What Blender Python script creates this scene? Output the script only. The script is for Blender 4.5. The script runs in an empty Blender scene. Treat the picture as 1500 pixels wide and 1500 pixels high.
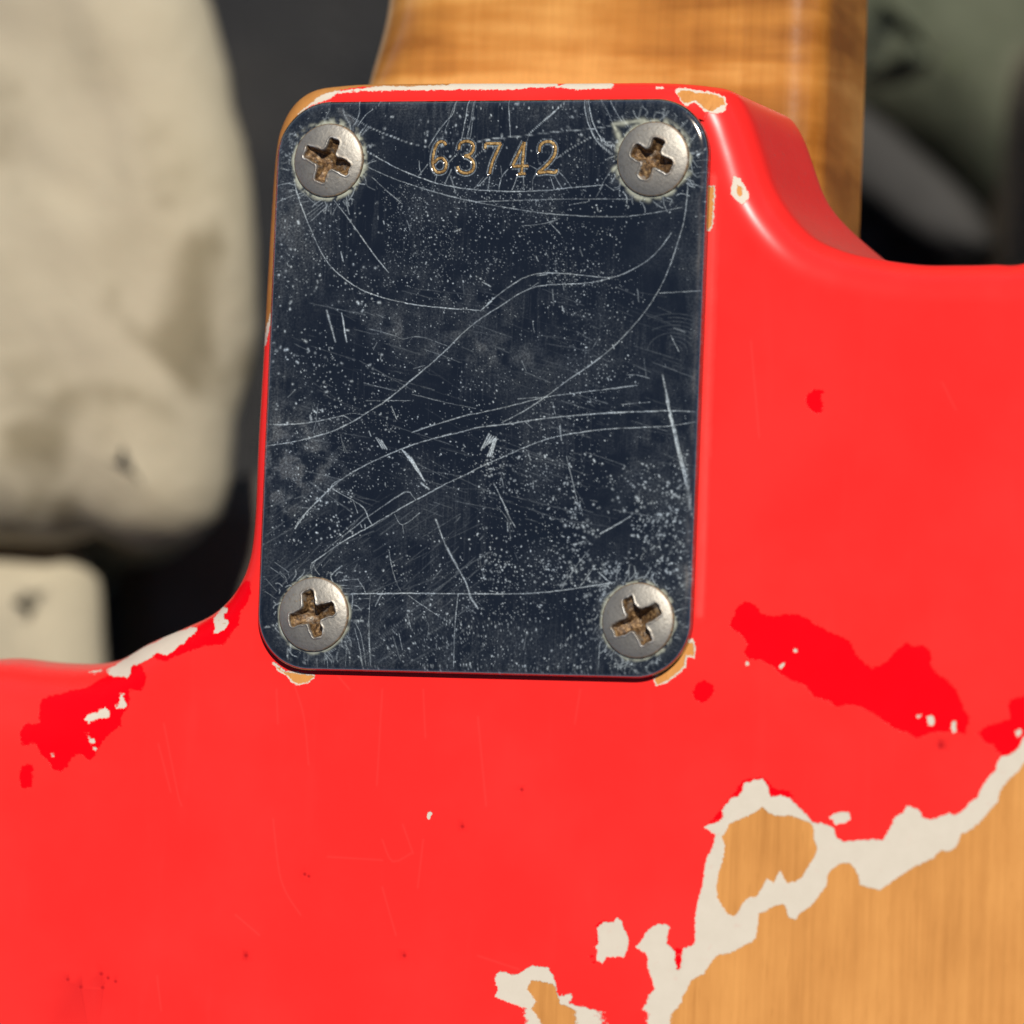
import bpy, math, random
import numpy as np
from mathutils import Matrix, Vector
from mathutils.geometry import delaunay_2d_cdt

random.seed(7)
rng = np.random.default_rng(7)
MM = 0.001
sc = bpy.context.scene
col = sc.collection

# ------------------------------------------------------------------ camera
# world frame: origin on the guitar's back under the middle of the neck plate,
# +Z out of the back (up, the guitar lies on its face), +Y along the neck.
YAW, PIT, ROLL = math.radians(20.04), math.radians(-3.84), math.radians(2.265)
DIST, FPX = 674.0, 9000.0
TGT = np.array([4.29, -13.85, 1.0])
cdir = np.array([math.sin(YAW)*math.cos(PIT), math.sin(PIT), math.cos(YAW)*math.cos(PIT)])
CAM = TGT + cdir*DIST
fwd = -cdir
r0 = np.cross(fwd, [0, 1, 0]); r0 /= np.linalg.norm(r0)
u0 = np.cross(r0, fwd)
RGT = r0*math.cos(ROLL) + u0*math.sin(ROLL)
UPV = -r0*math.sin(ROLL) + u0*math.cos(ROLL)

cam_data = bpy.data.cameras.new("camera")
cam = bpy.data.objects.new("camera", cam_data)
col.objects.link(cam)
cam.matrix_world = Matrix(((RGT[0], UPV[0], cdir[0], CAM[0]*MM),
                           (RGT[1], UPV[1], cdir[1], CAM[1]*MM),
                           (RGT[2], UPV[2], cdir[2], CAM[2]*MM),
                           (0, 0, 0, 1)))
cam_data.sensor_width = 36.0
cam_data.lens = 36.0*FPX/1500.0
cam_data.clip_start = 0.01
cam_data.clip_end = 200.0
cam_data.dof.use_dof = True
focus_pt = np.array([-9.0, 0.0, 1.0])
cam_data.dof.focus_distance = float((focus_pt-CAM) @ fwd)*MM
cam_data.dof.aperture_fstop = 17.0
sc.camera = cam

# ------------------------------------------------------------------ sky and sun
SUN = np.array([0.31, 0.48, 0.82]); SUN /= np.linalg.norm(SUN)
world = bpy.data.worlds.new("World"); sc.world = world
world.use_nodes = True
wn = world.node_tree
bg = wn.nodes["Background"]
sky = wn.nodes.new("ShaderNodeTexSky")
sky.sky_type = 'NISHITA'
sky.sun_disc = False
sky.sun_elevation = math.asin(SUN[2])
sky.sun_rotation = math.atan2(SUN[0], SUN[1])
sky.altitude = 1500
sky.air_density = 0.55
sky.dust_density = 0.2
sky.ozone_density = 1.0
wn.links.new(sky.outputs[0], bg.inputs[0])
bg.inputs[1].default_value = 0.085

sun_data = bpy.data.lights.new("sun", 'SUN')
sun_data.energy = 4.5
sun_data.angle = math.radians(0.53)
sun_data.color = (1.0, 0.955, 0.88)
sun = bpy.data.objects.new("sun", sun_data)
col.objects.link(sun)
sun.rotation_euler = Vector(SUN).to_track_quat('Z', 'Y').to_euler()
sun.location = Vector(SUN)*3

sc.view_settings.view_transform = 'Standard'
sc.view_settings.look = 'None'
sc.view_settings.exposure = 0.0
sc.view_settings.gamma = 1.0
sc.view_settings.use_curve_mapping = False
sc.cycles.use_denoising = True
sc.cycles.max_bounces = 6

# ------------------------------------------------------------------ helpers
def px(points, z=0.0):
    """photograph pixels -> x, y in mm on the horizontal plane at height z (mm)"""
    p = np.asarray(points, float).reshape(-1, 2)
    d = fwd[None] + RGT[None]*((p[:, :1]-750)/FPX) + UPV[None]*((750-p[:, 1:2])/FPX)
    t = (z-CAM[2])/d[:, 2]
    return CAM[None, :2] + d[:, :2]*t[:, None]

def zoom(ox, oy, k):
    return lambda pts: [(ox+x*k, oy+y*k) for x, y in pts]

def catmull(pts, step, closed=False):
    P = np.asarray(pts, float)
    n = len(P)
    out = []
    rngi = range(n if closed else n-1)
    for i in rngi:
        if closed:
            a, b, c, d = P[(i-1) % n], P[i], P[(i+1) % n], P[(i+2) % n]
        else:
            a, b, c, d = P[max(i-1, 0)], P[i], P[i+1], P[min(i+2, n-1)]
        m = max(1, int(np.linalg.norm(c-b)/step))
        for k in range(m):
            t = k/m
            out.append(0.5*((2*b)+(-a+c)*t+(2*a-5*b+4*c-d)*t*t+(-a+3*b-3*c+d)*t**3))
    if not closed:
        out.append(P[-1])
    return np.array(out)

def link(name, verts, faces, material, parent=None, smooth=True, loc=None):
    me = bpy.data.meshes.new(name)
    v = np.asarray(verts, float)*MM
    me.from_pydata([tuple(a) for a in v], [], [tuple(f) for f in faces])
    if smooth:
        me.polygons.foreach_set("use_smooth", [True]*len(me.polygons))
    me.materials.append(material)
    me.update()
    o = bpy.data.objects.new(name, me)
    col.objects.link(o)
    if parent is not None:
        o.parent = parent
    if loc is not None:
        o.location = Vector(loc)*MM
    return o

def fast_mesh(name, verts, quads, tris, material, parent=None):
    me = bpy.data.meshes.new(name)
    nv, nq, nt = len(verts), len(quads), len(tris)
    me.vertices.add(nv)
    me.vertices.foreach_set("co", (np.asarray(verts, np.float32)*MM).ravel())
    nl = nq*4+nt*3
    me.loops.add(nl)
    li = np.concatenate([np.asarray(quads, np.int32).ravel(), np.asarray(tris, np.int32).ravel()]).astype(np.int32)
    me.loops.foreach_set("vertex_index", li)
    me.polygons.add(nq+nt)
    ls = np.concatenate([np.arange(nq)*4, nq*4+np.arange(nt)*3]).astype(np.int32)
    me.polygons.foreach_set("loop_start", ls)
    me.polygons.foreach_set("use_smooth", np.ones(nq+nt, bool))
    me.update(calc_edges=True)
    me.validate()
    me.materials.append(material)
    o = bpy.data.objects.new(name, me)
    col.objects.link(o)
    if parent is not None:
        o.parent = parent
    return o

def attr3(o, name, arr):
    a = o.data.attributes.new(name, 'FLOAT_VECTOR', 'POINT')
    a.data.foreach_set("vector", np.asarray(arr, np.float32).ravel())

def tag(o, label=None, cat=None, group=None, kind=None):
    if label: o["label"] = label
    if cat: o["category"] = cat
    if group: o["group"] = group
    if kind: o["kind"] = kind
    return o

def seg_dist(P, poly, closed=True):
    """unsigned distance from points P to polyline, and inside flag"""
    A = poly; B = np.roll(poly, -1, axis=0)
    if not closed:
        A = poly[:-1]; B = poly[1:]
    best = np.full(len(P), 1e9)
    inside = np.zeros(len(P), bool)
    for a, b in zip(A, B):
        ab = b-a
        L = ab@ab+1e-12
        ap = P-a
        t = np.clip((ap@ab)/L, 0, 1)
        q = ap-t[:, None]*ab
        best = np.minimum(best, (q*q).sum(1))
        if closed:
            c = ((a[1] > P[:, 1]) != (b[1] > P[:, 1]))
            if c.any():
                xi = a[0]+(P[:, 1]-a[1])*(b[0]-a[0])/((b[1]-a[1]) if abs(b[1]-a[1]) > 1e-12 else 1e-12)
                inside ^= c & (P[:, 0] < xi)
    return np.sqrt(best), inside

def union_sdf(P, polys, clip=2.5):
    out = np.full(len(P), -clip)
    for poly in polys:
        lo, hi = poly.min(0)-clip, poly.max(0)+clip
        m = ((P > lo) & (P < hi)).all(1)
        if not m.any():
            continue
        d, ins = seg_dist(P[m], poly)
        s = np.where(ins, d, -d)
        out[m] = np.maximum(out[m], s)
    return np.clip(out, -clip, clip)

def smooth(a, b, x):
    t = np.clip((x-a)/(b-a), 0, 1)
    return t*t*(3-2*t)

def vnoise(x, y, seed=0):
    """smooth value noise, unit lattice"""
    xi, yi = np.floor(x).astype(int), np.floor(y).astype(int)
    fx, fy = x-xi, y-yi
    fx, fy = fx*fx*(3-2*fx), fy*fy*(3-2*fy)
    def h(a, b):
        n = (a*374761393+b*668265263+seed*974711) & 0x7fffffff
        n = ((n ^ (n >> 13))*1274126177) & 0x7fffffff
        return ((n ^ (n >> 16)) & 0xffff)/65535.0
    return (h(xi, yi)*(1-fx)+h(xi+1, yi)*fx)*(1-fy)+(h(xi, yi+1)*(1-fx)+h(xi+1, yi+1)*fx)*fy

def fbm(x, y, seed=0, o=4):
    s, a, t = 0, 1, 0
    for k in range(o):
        s = s+a*vnoise(x*2**k+17*k, y*2**k-9*k, seed+k); t += a; a *= .5
    return s/t

# ------------------------------------------------------------------ materials
def new_mat(name):
    m = bpy.data.materials.new(name); m.use_nodes = True
    return m, m.node_tree.nodes, m.node_tree.links, m.node_tree.nodes["Principled BSDF"]

class NT:
    """tiny node-building helper"""
    def __init__(s, name):
        s.m, s.n, s.l, s.b = new_mat(name)
        s.tc = s.n.new("ShaderNodeTexCoord")
        s.obj = s.tc.outputs["Object"]
    def math(s, op, a, b=0.0, c=0.0, clamp=False):
        x = s.n.new("ShaderNodeMath"); x.operation = op; x.use_clamp = clamp
        for i, v in enumerate((a, b, c)):
            if isinstance(v, (int, float)): x.inputs[i].default_value = v
            else: s.l.new(v, x.inputs[i])
        return x.outputs[0]
    def mapping(s, scale, vec=None, rot=(0, 0, 0)):
        x = s.n.new("ShaderNodeMapping")
        x.inputs["Scale"].default_value = scale; x.inputs["Rotation"].default_value = rot
        s.l.new(vec or s.obj, x.inputs[0]); return x.outputs[0]
    def noise(s, scale, detail=4, rough=.5, vec=None, dist=0.0):
        x = s.n.new("ShaderNodeTexNoise")
        x.inputs["Scale"].default_value = scale; x.inputs["Detail"].default_value = detail
        x.inputs["Roughness"].default_value = rough; x.inputs["Distortion"].default_value = dist
        s.l.new(vec or s.obj, x.inputs["Vector"]); return x.outputs["Fac"]
    def voronoi(s, scale, vec=None):
        x = s.n.new("ShaderNodeTexVoronoi"); x.inputs["Scale"].default_value = scale
        s.l.new(vec or s.obj, x.inputs["Vector"]); return x
    def ramp(s, fac, stops):
        x = s.n.new("ShaderNodeValToRGB"); e = x.color_ramp.elements
        while len(e) < len(stops): e.new(.5)
        for k, (p, c) in enumerate(stops):
            e[k].position = p; e[k].color = (c if len(c) == 4 else (*c, 1)) if not isinstance(c, (int, float)) else (c, c, c, 1)
        s.l.new(fac, x.inputs[0]); return x.outputs[0]
    def step(s, v, lo, hi):
        x = s.n.new("ShaderNodeMapRange"); x.interpolation_type = 'SMOOTHSTEP'
        x.inputs[1].default_value = lo; x.inputs[2].default_value = hi
        s.l.new(v, x.inputs[0]); return x.outputs[0]
    def mix(s, f, a, b, blend='MIX'):
        x = s.n.new("ShaderNodeMix"); x.data_type = 'RGBA'; x.blend_type = blend
        for sock, v in ((x.inputs[0], f), (x.inputs[6], a), (x.inputs[7], b)):
            if isinstance(v, (int, float)): sock.default_value = v
            elif isinstance(v, tuple): sock.default_value = (*v, 1)
            else: s.l.new(v, sock)
        return x.outputs[2]
    def fmix(s, f, a, b):
        x = s.n.new("ShaderNodeMix"); x.data_type = 'FLOAT'
        for sock, v in ((x.inputs[0], f), (x.inputs[2], a), (x.inputs[3], b)):
            if isinstance(v, (int, float)): sock.default_value = v
            else: s.l.new(v, sock)
        return x.outputs[0]
    def attr(s, name):
        x = s.n.new("ShaderNodeAttribute"); x.attribute_name = name
        y = s.n.new("ShaderNodeSeparateXYZ"); s.l.new(x.outputs["Vector"], y.inputs[0])
        return y.outputs
    def bump(s, h, strength, dist, normal=None):
        x = s.n.new("ShaderNodeBump"); x.inputs["Strength"].default_value = strength
        x.inputs["Distance"].default_value = dist
        s.l.new(h, x.inputs["Height"])
        if normal: s.l.new(normal, x.inputs["Normal"])
        return x.outputs[0]
    def set(s, **kw):
        for k, v in kw.items():
            sock = s.b.inputs[k.replace("_", " ")]
            if isinstance(v, (int, float)): sock.default_value = v
            elif isinstance(v, tuple): sock.default_value = (*v, 1) if len(v) == 3 else v
            else: s.l.new(v, sock)

def wood_color(t, light, dark, ring):
    """straight vertical grain with pores and soft blotches"""
    g1 = t.noise(900, 3, .6, t.mapping((1, .035, 1)))
    g2 = t.noise(3200, 2, .6, t.mapping((1, .05, 1)))
    bl = t.noise(120, 4, .6, t.mapping((1, .45, 1)))
    pores = t.step(t.noise(2600, 2, .6, t.mapping((1, .09, 1))), .60, .72)
    f = t.math('ADD', t.math('MULTIPLY', g1, .55), t.math('MULTIPLY', bl, .6))
    c = t.ramp(f, [(.36, dark), (.56, ring), (.78, light)])
    c = t.mix(t.math('MULTIPLY', pores, .38), c, dark)
    c = t.mix(t.math('MULTIPLY', t.step(g2, .45, .75), .18), c, light)
    return c, g1, g2

# worn red body ---------------------------------------------------
t = NT("worn_red_lacquer")
cx, cy, cz = t.attr("chips")          # mm inside: red undercoat, primer, bare wood
ax, ay, az = t.attr("aux")            # raised ridge, paler strip along it with hairlines, dings
gx_, gy_, gz_ = t.attr("shade_grime")      # shade and dirt painted on heel-edge wood, dust film on the cutaway wall
edge = t.math('MULTIPLY', t.math('SUBTRACT', t.noise(2400, 4, .7), .5), .62)
edge3 = t.math('MULTIPLY', t.math('SUBTRACT', t.noise(2300, 5, .72), .5), 1.0)
edge2 = t.math('MULTIPLY', t.math('SUBTRACT', t.noise(2200, 4, .7), .5), .70)
mA = t.step(t.math('ADD', cx, edge3), -.12, .03)
mP = t.step(t.math('ADD', cy, edge2), -.09, .01)
mW = t.step(t.math('ADD', cz, edge), -.05, .06)
wood, g1, g2 = wood_color(t, (.72, .325, .086), (.47, .19, .042), (.60, .255, .062))
blot = t.noise(45, 4, .55)
red = t.mix(t.step(blot, .35, .7), (.88, .024, .020), (.92, .030, .025))
hz = t.noise(260, 5, .6, t.mapping((1, .12, 1)))
red = t.mix(t.math('MULTIPLY', t.step(hz, .55, .8), .10), red, (.86, .07, .06))
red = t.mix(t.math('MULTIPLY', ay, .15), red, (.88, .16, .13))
red = t.mix(t.math('MULTIPLY', az, .8), red, (.38, .004, .008))
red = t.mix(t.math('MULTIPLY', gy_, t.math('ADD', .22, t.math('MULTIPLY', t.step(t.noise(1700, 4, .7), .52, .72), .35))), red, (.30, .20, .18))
deep = t.mix(t.noise(300, 4, .6), (.80, .0003, .005), (.86, .0006, .007))
speck = t.voronoi(420)
prim = t.mix(t.noise(500, 4, .6), (.61, .535, .42), (.69, .61, .49))
prim = t.mix(t.math('MULTIPLY', t.step(t.noise(900, 3, .6), .62, .74), .25), prim, (.66, .40, .32))
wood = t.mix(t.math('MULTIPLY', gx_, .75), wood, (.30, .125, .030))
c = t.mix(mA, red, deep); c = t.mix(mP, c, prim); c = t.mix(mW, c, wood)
hgt = t.math('MULTIPLY', mA, -.10)
hgt = t.math('ADD', hgt, t.math('MULTIPLY', mP, -.45))
hgt = t.math('ADD', hgt, t.math('MULTIPLY', mW, -.30))
hgt = t.math('ADD', hgt, t.math('MULTIPLY', ax, .6))
hgt = t.math('ADD', hgt, t.math('MULTIPLY', az, -.35))
hgt = t.math('ADD', hgt, t.math('MULTIPLY', t.math('MULTIPLY', mW, g2), .10))
hgt = t.math('ADD', hgt, t.math('MULTIPLY', t.noise(140, 3, .5), .10))
hgt = t.math('ADD', hgt, t.math('MULTIPLY', t.noise(2800, 2, .5), .012))
nrm = t.bump(hgt, .55, .00022)
rough = t.fmix(mA, .25, .33); rough = t.fmix(mP, rough, .55); rough = t.fmix(mW, rough, .62)
rough = t.math('ADD', rough, t.math('MULTIPLY', t.noise(90, 5, .6), .10))
t.set(Base_Color=c, Roughness=rough, Normal=nrm, Specular_IOR_Level=t.fmix(mP, t.fmix(mA, .24, .10), .2))
M_BODY = t.m

# amber lacquered maple neck -----------------------------------------
t = NT("amber_maple")
w1 = t.noise(700, 3, .6, t.mapping((1, .05, .3)))
fl = t.noise(70, 3, .5, t.mapping((.22, 1.5, .35)), dist=.6)
fl2 = t.noise(230, 3, .6, t.mapping((.3, 1.0, .4)))
big = t.noise(38, 3, .5, t.mapping((.8, 1.3, .6)))
f = t.math('ADD', t.math('MULTIPLY', fl, .55), t.math('ADD', t.math('MULTIPLY', w1, .08), t.math('ADD', t.math('MULTIPLY', fl2, .12), t.math('MULTIPLY', big, .38))))
c = t.ramp(f, [(.46, (.30, .115, .016)), (.54, (.49, .215, .038)), (.62, (.68, .36, .092))])
fine = t.noise(4200, 2, .6, t.mapping((1, .08, .3)))
c = t.mix(t.math('MULTIPLY', t.step(fine, .5, .75), .25), c, (.40, .17, .04))
t.set(Base_Color=c, Roughness=.30, Coat_Weight=.5, Coat_Roughness=.14,
      Normal=t.bump(t.math('ADD', t.noise(260, 3, .5), t.math('MULTIPLY', fine, .15)), .25, .0003))
M_NECK = t.m

# scratched chrome ----------------------------------------------------
t = NT("scratched_chrome")
sx, hy, kz = t.attr("wear")            # scratches and specks, haze, pale corrosion
brush = t.noise(5200, 2, .6, t.mapping((1, .03, 1), rot=(0, 0, .04)))
dust = t.voronoi(3000)
dots = t.math('MULTIPLY', t.step(dust.outputs["Distance"], .19, .07), t.step(t.noise(130, 4, .6), .48, .66))
cell = t.n.new("ShaderNodeSeparateColor"); t.l.new(dust.outputs["Color"], cell.inputs[0])
dots = t.math('MULTIPLY', dots, t.step(cell.outputs[0], .62, .9))
haze = t.math('ADD', t.math('MULTIPLY', hy, .085), t.math('MULTIPLY', t.step(brush, .58, .82), .016))
grit = t.noise(5200, 3, .7)
sxm = t.math('MULTIPLY', sx, t.math('ADD', .30, t.math('MULTIPLY', t.step(grit, .30, .66), .95)))
hz_t = t.math('ADD', .25, t.math('MULTIPLY', t.step(t.noise(3800, 3, .7), .35, .75), 1.5))
haze = t.math('MULTIPLY', haze, hz_t)
f = t.math('ADD', sxm, haze)
f = t.math('ADD', f, t.math('MULTIPLY', dots, .45), clamp=True)
tint = t.mix(t.noise(400, 2, .5), (.55, .66, .78), (.78, .84, .80))
dif = t.n.new("ShaderNodeBsdfDiffuse"); t.l.new(tint, dif.inputs[0])
kdif = t.n.new("ShaderNodeBsdfDiffuse")
t.l.new(t.mix(t.noise(1800, 3, .6), (.34, .36, .26), (.72, .72, .58)), kdif.inputs[0])
t.set(Base_Color=(.31, .265, .22), Metallic=1.0,
      Roughness=t.math('ADD', .07, t.math('MULTIPLY', hy, .2)),
      Normal=t.bump(t.math('ADD', t.math('MULTIPLY', brush, .25), t.math('MULTIPLY', t.noise(60, 3, .5), 2.5)), .12, .00008))
m1 = t.n.new("ShaderNodeMixShader"); t.l.new(f, m1.inputs[0])
t.l.new(t.b.outputs[0], m1.inputs[1]); t.l.new(dif.outputs[0], m1.inputs[2])
m2 = t.n.new("ShaderNodeMixShader"); t.l.new(kz, m2.inputs[0])
t.l.new(m1.outputs[0], m2.inputs[1]); t.l.new(kdif.outputs[0], m2.inputs[2])
t.l.new(m2.outputs[0], t.n["Material Output"].inputs[0])
M_PLATE = t.m

# nickel screws with rust ---------------------------------------------
t = NT("rusty_nickel")
dx, dy, dz = t.attr("rust")            # rust in recess and rim, worn bright burr
oi = t.n.new("ShaderNodeObjectInfo")
off = t.n.new("ShaderNodeVectorMath"); off.operation = 'ADD'
t.l.new(t.obj, off.inputs[0]); t.l.new(oi.outputs["Location"], off.inputs[1])
V = off.outputs[0]
n1 = t.noise(900, 5, .65, V)
n2 = t.noise(2600, 4, .6, V)
n3 = t.noise(350, 3, .5, V)
rust = t.math('MULTIPLY', dx, t.step(n1, .22, .50))
spot = t.math('MULTIPLY', t.step(n2, .63, .72), t.step(n3, .48, .66))
rust = t.math('MAXIMUM', rust, t.math('MULTIPLY', spot, .7))
rc = t.ramp(n2, [(.32, (.035, .018, .008)), (.52, (.15, .080, .030)), (.72, (.42, .27, .12))])
mc = t.mix(n3, (.30, .275, .235), (.42, .39, .335))
mc = t.mix(t.math('MULTIPLY', t.step(n2, .5, .68), .35), mc, (.20, .17, .13))
mc = t.mix(dy, mc, (.75, .72, .66))
t.set(Base_Color=t.mix(rust, mc, rc), Metallic=t.fmix(rust, .78, .35),
      Roughness=t.fmix(rust, t.math('ADD', .44, t.math('MULTIPLY', n3, .18)), .62),
      Normal=t.bump(t.math('ADD', t.math('MULTIPLY', n2, .6), n1), .35, .00008))
M_SCREW = t.m

t = NT("brown_stamp_fill")
n1 = t.noise(3500, 3, .6)
t.set(Base_Color=t.ramp(n1, [(.35, (.16, .085, .025)), (.55, (.42, .25, .08)), (.7, (.66, .48, .22))]),
      Metallic=.25, Roughness=.45, Normal=t.bump(n1, .6, .0001))
M_FILL = t.m

# stones ------------------------------------------------------------------
def stone_mat(name, light, dark, spot, scale=1.0, spots=.5):
    t = NT(name)
    n1 = t.noise(18*scale, 5, .55)
    n2 = t.noise(46*scale, 3, .55, dist=.4)
    c = t.ramp(n1, [(.32, dark), (.5, light), (.75, tuple(min(1, v*1.12) for v in light))])
    c = t.mix(t.math('MULTIPLY', t.step(n2, .53, .68), spots), c, spot)
    n3 = t.noise(400*scale, 4, .65)
    t.set(Base_Color=c, Roughness=.9, Specular_IOR_Level=.2,
          Normal=t.bump(t.math('ADD', n3, t.math('MULTIPLY', n2, .6)), .25, .002))
    return t.m
M_LIME = stone_mat("pale_limestone", (.435, .38, .27), (.35, .30, .20), (.17, .14, .08), 1.0, .75)
M_GREY = stone_mat("grey_fieldstone", (.132, .140, .094), (.085, .098, .062), (.19, .175, .13), .8, .5)
M_DARK = stone_mat("dark_fieldstone", (.050, .049, .050), (.035, .034, .034), (.07, .06, .05), .8, .5)
M_SLATE = stone_mat("grey_slate", (.062, .059, .055), (.045, .043, .04), (.035, .035, .035), .8, .4)
M_SHADE = stone_mat("gap_fill_brown", (.15, .125, .105), (.11, .095, .08), (.08, .07, .06), .8, .4)
M_TAN = stone_mat("tan_fieldstone", (.19, .155, .105), (.13, .11, .075), (.09, .08, .05), .8, .5)
t = NT("dark_soil")
n1 = t.noise(30, 5, .6)
t.set(Base_Color=t.ramp(n1, [(.3, (.030, .031, .034)), (.55, (.045, .044, .044)), (.75, (.07, .065, .058))]),
      Roughness=1.0, Specular_IOR_Level=.1, Normal=t.bump(t.noise(250, 5, .65), .7, .01))
M_SOIL = t.m
t = NT("green_blade")
t.set(Base_Color=t.ramp(t.noise(90, 2, .5), [(.3, (.08, .13, .03)), (.7, (.16, .22, .06))]), Roughness=.6)
M_GRASS = t.m

# ------------------------------------------------------------------ slab builder
def slab(outline, rad, ztop, zbot, rbot=3.0, nround=8, nwall=6, interior=None):
    """closed solid: flat top with a rounded shoulder of radius rad(i), wall, rounded foot.
    outline: CCW N x 2 (mm).  returns verts, quads, tris"""
    O = np.asarray(outline, float)
    n = len(O)
    tang = np.roll(O, -1, 0)-np.roll(O, 1, 0)
    tang /= np.linalg.norm(tang, axis=1)[:, None]
    inn = np.stack([-tang[:, 1], tang[:, 0]], 1)
    rad = np.broadcast_to(np.asarray(rad, float), (n,)); zbot = np.broadcast_to(np.asarray(zbot, float), (n,))
    rbot = np.broadcast_to(np.asarray(rbot, float), (n,))
    rings = []
    for k in range(nround+1):
        a = math.pi/2*k/nround
        ins = rad*(1-math.sin(a)); dz = rad*(1-math.cos(a))
        rings.append(np.column_stack([O+inn*ins[:, None], ztop-dz]))
    for k in range(1, nwall+1):
        z = (ztop-rad)+(zbot+rbot-ztop+rad)*k/nwall
        rings.append(np.column_stack([O, z]))
    for k in range(1, 6):
        a = math.pi/2*k/5
        rings.append(np.column_stack([O+inn*(rbot*(1-math.cos(a)))[:, None], zbot+rbot*(1-math.sin(a))]))
    verts = np.concatenate(rings)
    q = []
    idx = np.arange(n); nxt = (idx+1) % n
    for k in range(len(rings)-1):
        q.append(np.column_stack([k*n+idx, (k+1)*n+idx, (k+1)*n+nxt, k*n+nxt]))
    quads = np.concatenate(q)
    # top cap by constrained Delaunay triangulation
    inner = rings[0][:, :2]
    pts = [Vector(p) for p in inner]
    if interior is not None and len(interior):
        d, ins = seg_dist(interior, inner)
        keep = interior[ins & (d > .10)]
        pts += [Vector(p) for p in keep]
    edges = [(i, (i+1) % n) for i in range(n)]
    co, _, fa, ov, _, _ = delaunay_2d_cdt(pts, edges, [], 1, 1e-6)
    mp, extra = [], []
    for k, o in enumerate(ov):
        b = [i for i in o if i < n]
        if b: mp.append(b[0])
        else:
            mp.append(len(verts)+len(extra)); extra.append((co[k][0], co[k][1], ztop))
    tris = []
    for f in fa:
        g = [mp[i] for i in f]
        for k in range(1, len(g)-1):
            tris.append((g[0], g[k], g[k+1]))
    if extra: verts = np.concatenate([verts, np.array(extra)])
    # bottom cap
    base = (len(rings)-1)*n
    bt = delaunay_2d_cdt([Vector(p) for p in rings[-1][:, :2]], edges, [], 1, 1e-6)
    bmap = [next((i for i in o if i < n), 0) for o in bt[3]]
    for f in bt[2]:
        g = [base+bmap[i] for i in f][::-1]
        for k in range(1, len(g)-1):
            tris.append((g[0], g[k], g[k+1]))
    return verts, quads, np.array(tris)

# ------------------------------------------------------------------ setting: ground and stones
gx = np.linspace(-1, 1, 121); gx = np.sign(gx)*(np.abs(gx)**3)*6000
X, Y = np.meshgrid(gx, gx)
Z = -330+14*(fbm(X/90, Y/90, 3)-.5)+20*(fbm(X/400, Y/400, 5)-.5)
gv = np.column_stack([X.ravel(), Y.ravel(), Z.ravel()])
n = 121
ii, jj = np.meshgrid(np.arange(n-1), np.arange(n-1), indexing='ij')
gq = np.column_stack([(ii*n+jj).ravel(), (ii*n+jj+1).ravel(), ((ii+1)*n+jj+1).ravel(), ((ii+1)*n+jj).ravel()])
ground = fast_mesh("ground", gv, gq, np.zeros((0, 3), int), M_SOIL)
tag(ground, kind="structure")

def ccw(P):
    P = np.asarray(P, float)
    a = (P[:, 0]*np.roll(P[:, 1], -1)-np.roll(P[:, 0], -1)*P[:, 1]).sum()
    return P if a > 0 else P[::-1]

def stone(name, outline, ztop, zbot, rad, mat, seed, label, cat="stone", group=None, amp=3.2, tilt=(0, 0), lean=.55):
    O = catmull(ccw(outline), 4.0, True)
    O = O+1.5*(np.column_stack([fbm(O[:, 0]/12, O[:, 1]/12, seed), fbm(O[:, 0]/12+50, O[:, 1]/12, seed)])-.5)
    lo, hi = O.min(0), O.max(0)
    gx, gy = np.meshgrid(np.arange(lo[0], hi[0], 3.0), np.arange(lo[1], hi[1], 3.0))
    v, q, tr = slab(O, rad, ztop, zbot, 6.0, 10, 8, np.column_stack([gx.ravel(), gy.ravel()]))
    c = O.mean(0)
    h = amp*(fbm(v[:, 0]/26, v[:, 1]/26, seed)-.5)*2+amp*.5*(fbm(v[:, 0]/8, v[:, 1]/8, seed+4)-.5)
    pit = smooth(.66, .80, fbm(v[:, 0]/9+30, v[:, 1]/9, seed+9, 3))*amp*.35
    w = smooth(zbot, ztop-4, v[:, 2])
    v[:, 2] += w*(h-pit+(v[:, 0]-c[0])*tilt[0]+(v[:, 1]-c[1])*tilt[1])
    s = (1-w)*.0
    v[:, 0] += 3.0*(fbm(v[:, 2]/14+9, v[:, 1]/14, seed+2)-.5)*(1-w*.8)
    v[:, 0] -= lean*np.maximum(ztop-rad-v[:, 2], 0)
    org = np.array([c[0], c[1], zbot])
    o = fast_mesh(name, v-org, q, tr, mat)
    o.location = Vector(org)*MM
    tag(o, label, cat, group)
    return o

ZS = -112
stone("limestone_block", px([(-260, -240), (255, -240), (264, -80), (293, 0), (318, 100), (343, 200), (363, 300), (366, 420),
      (352, 530), (326, 610), (313, 690), (303, 745), (268, 790), (195, 808), (130, 780), (70, 800), (-40, 790), (-260, 760)], ZS-8), ZS, -328, 13, M_LIME, 11,
      "pale pitted limestone block standing highest beside the chrome plate")
stone("limestone_block", px([(-260, 815), (-60, 808), (40, 806), (112, 812), (142, 845), (146, 960), (140, 1060), (60, 1150), (-260, 1160)], ZS-16), ZS-8, -328, 10, M_LIME, 23,
      "pale limestone block poking out just above the red horn's curved edge")
stone("grey_stone", px([(1180, -260), (1750, -300), (1780, 60), (1700, 420), (1600, 560), (1470, 420), (1400, 320), (1320, 250), (1230, 190), (1150, 150)], -215), -215, -328, 22, M_GREY, 31,
      "blurred olive grey stone behind the amber neck's straight side", tilt=(.15, .1))
stone("tan_stone", px([(1480, 40), (1640, 0), (1800, 200), (1720, 420), (1560, 470), (1490, 350)], -185), -185, -326, 18, M_TAN, 37,
      "blurred tan stone lying on the grey stone's far flank")
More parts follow.
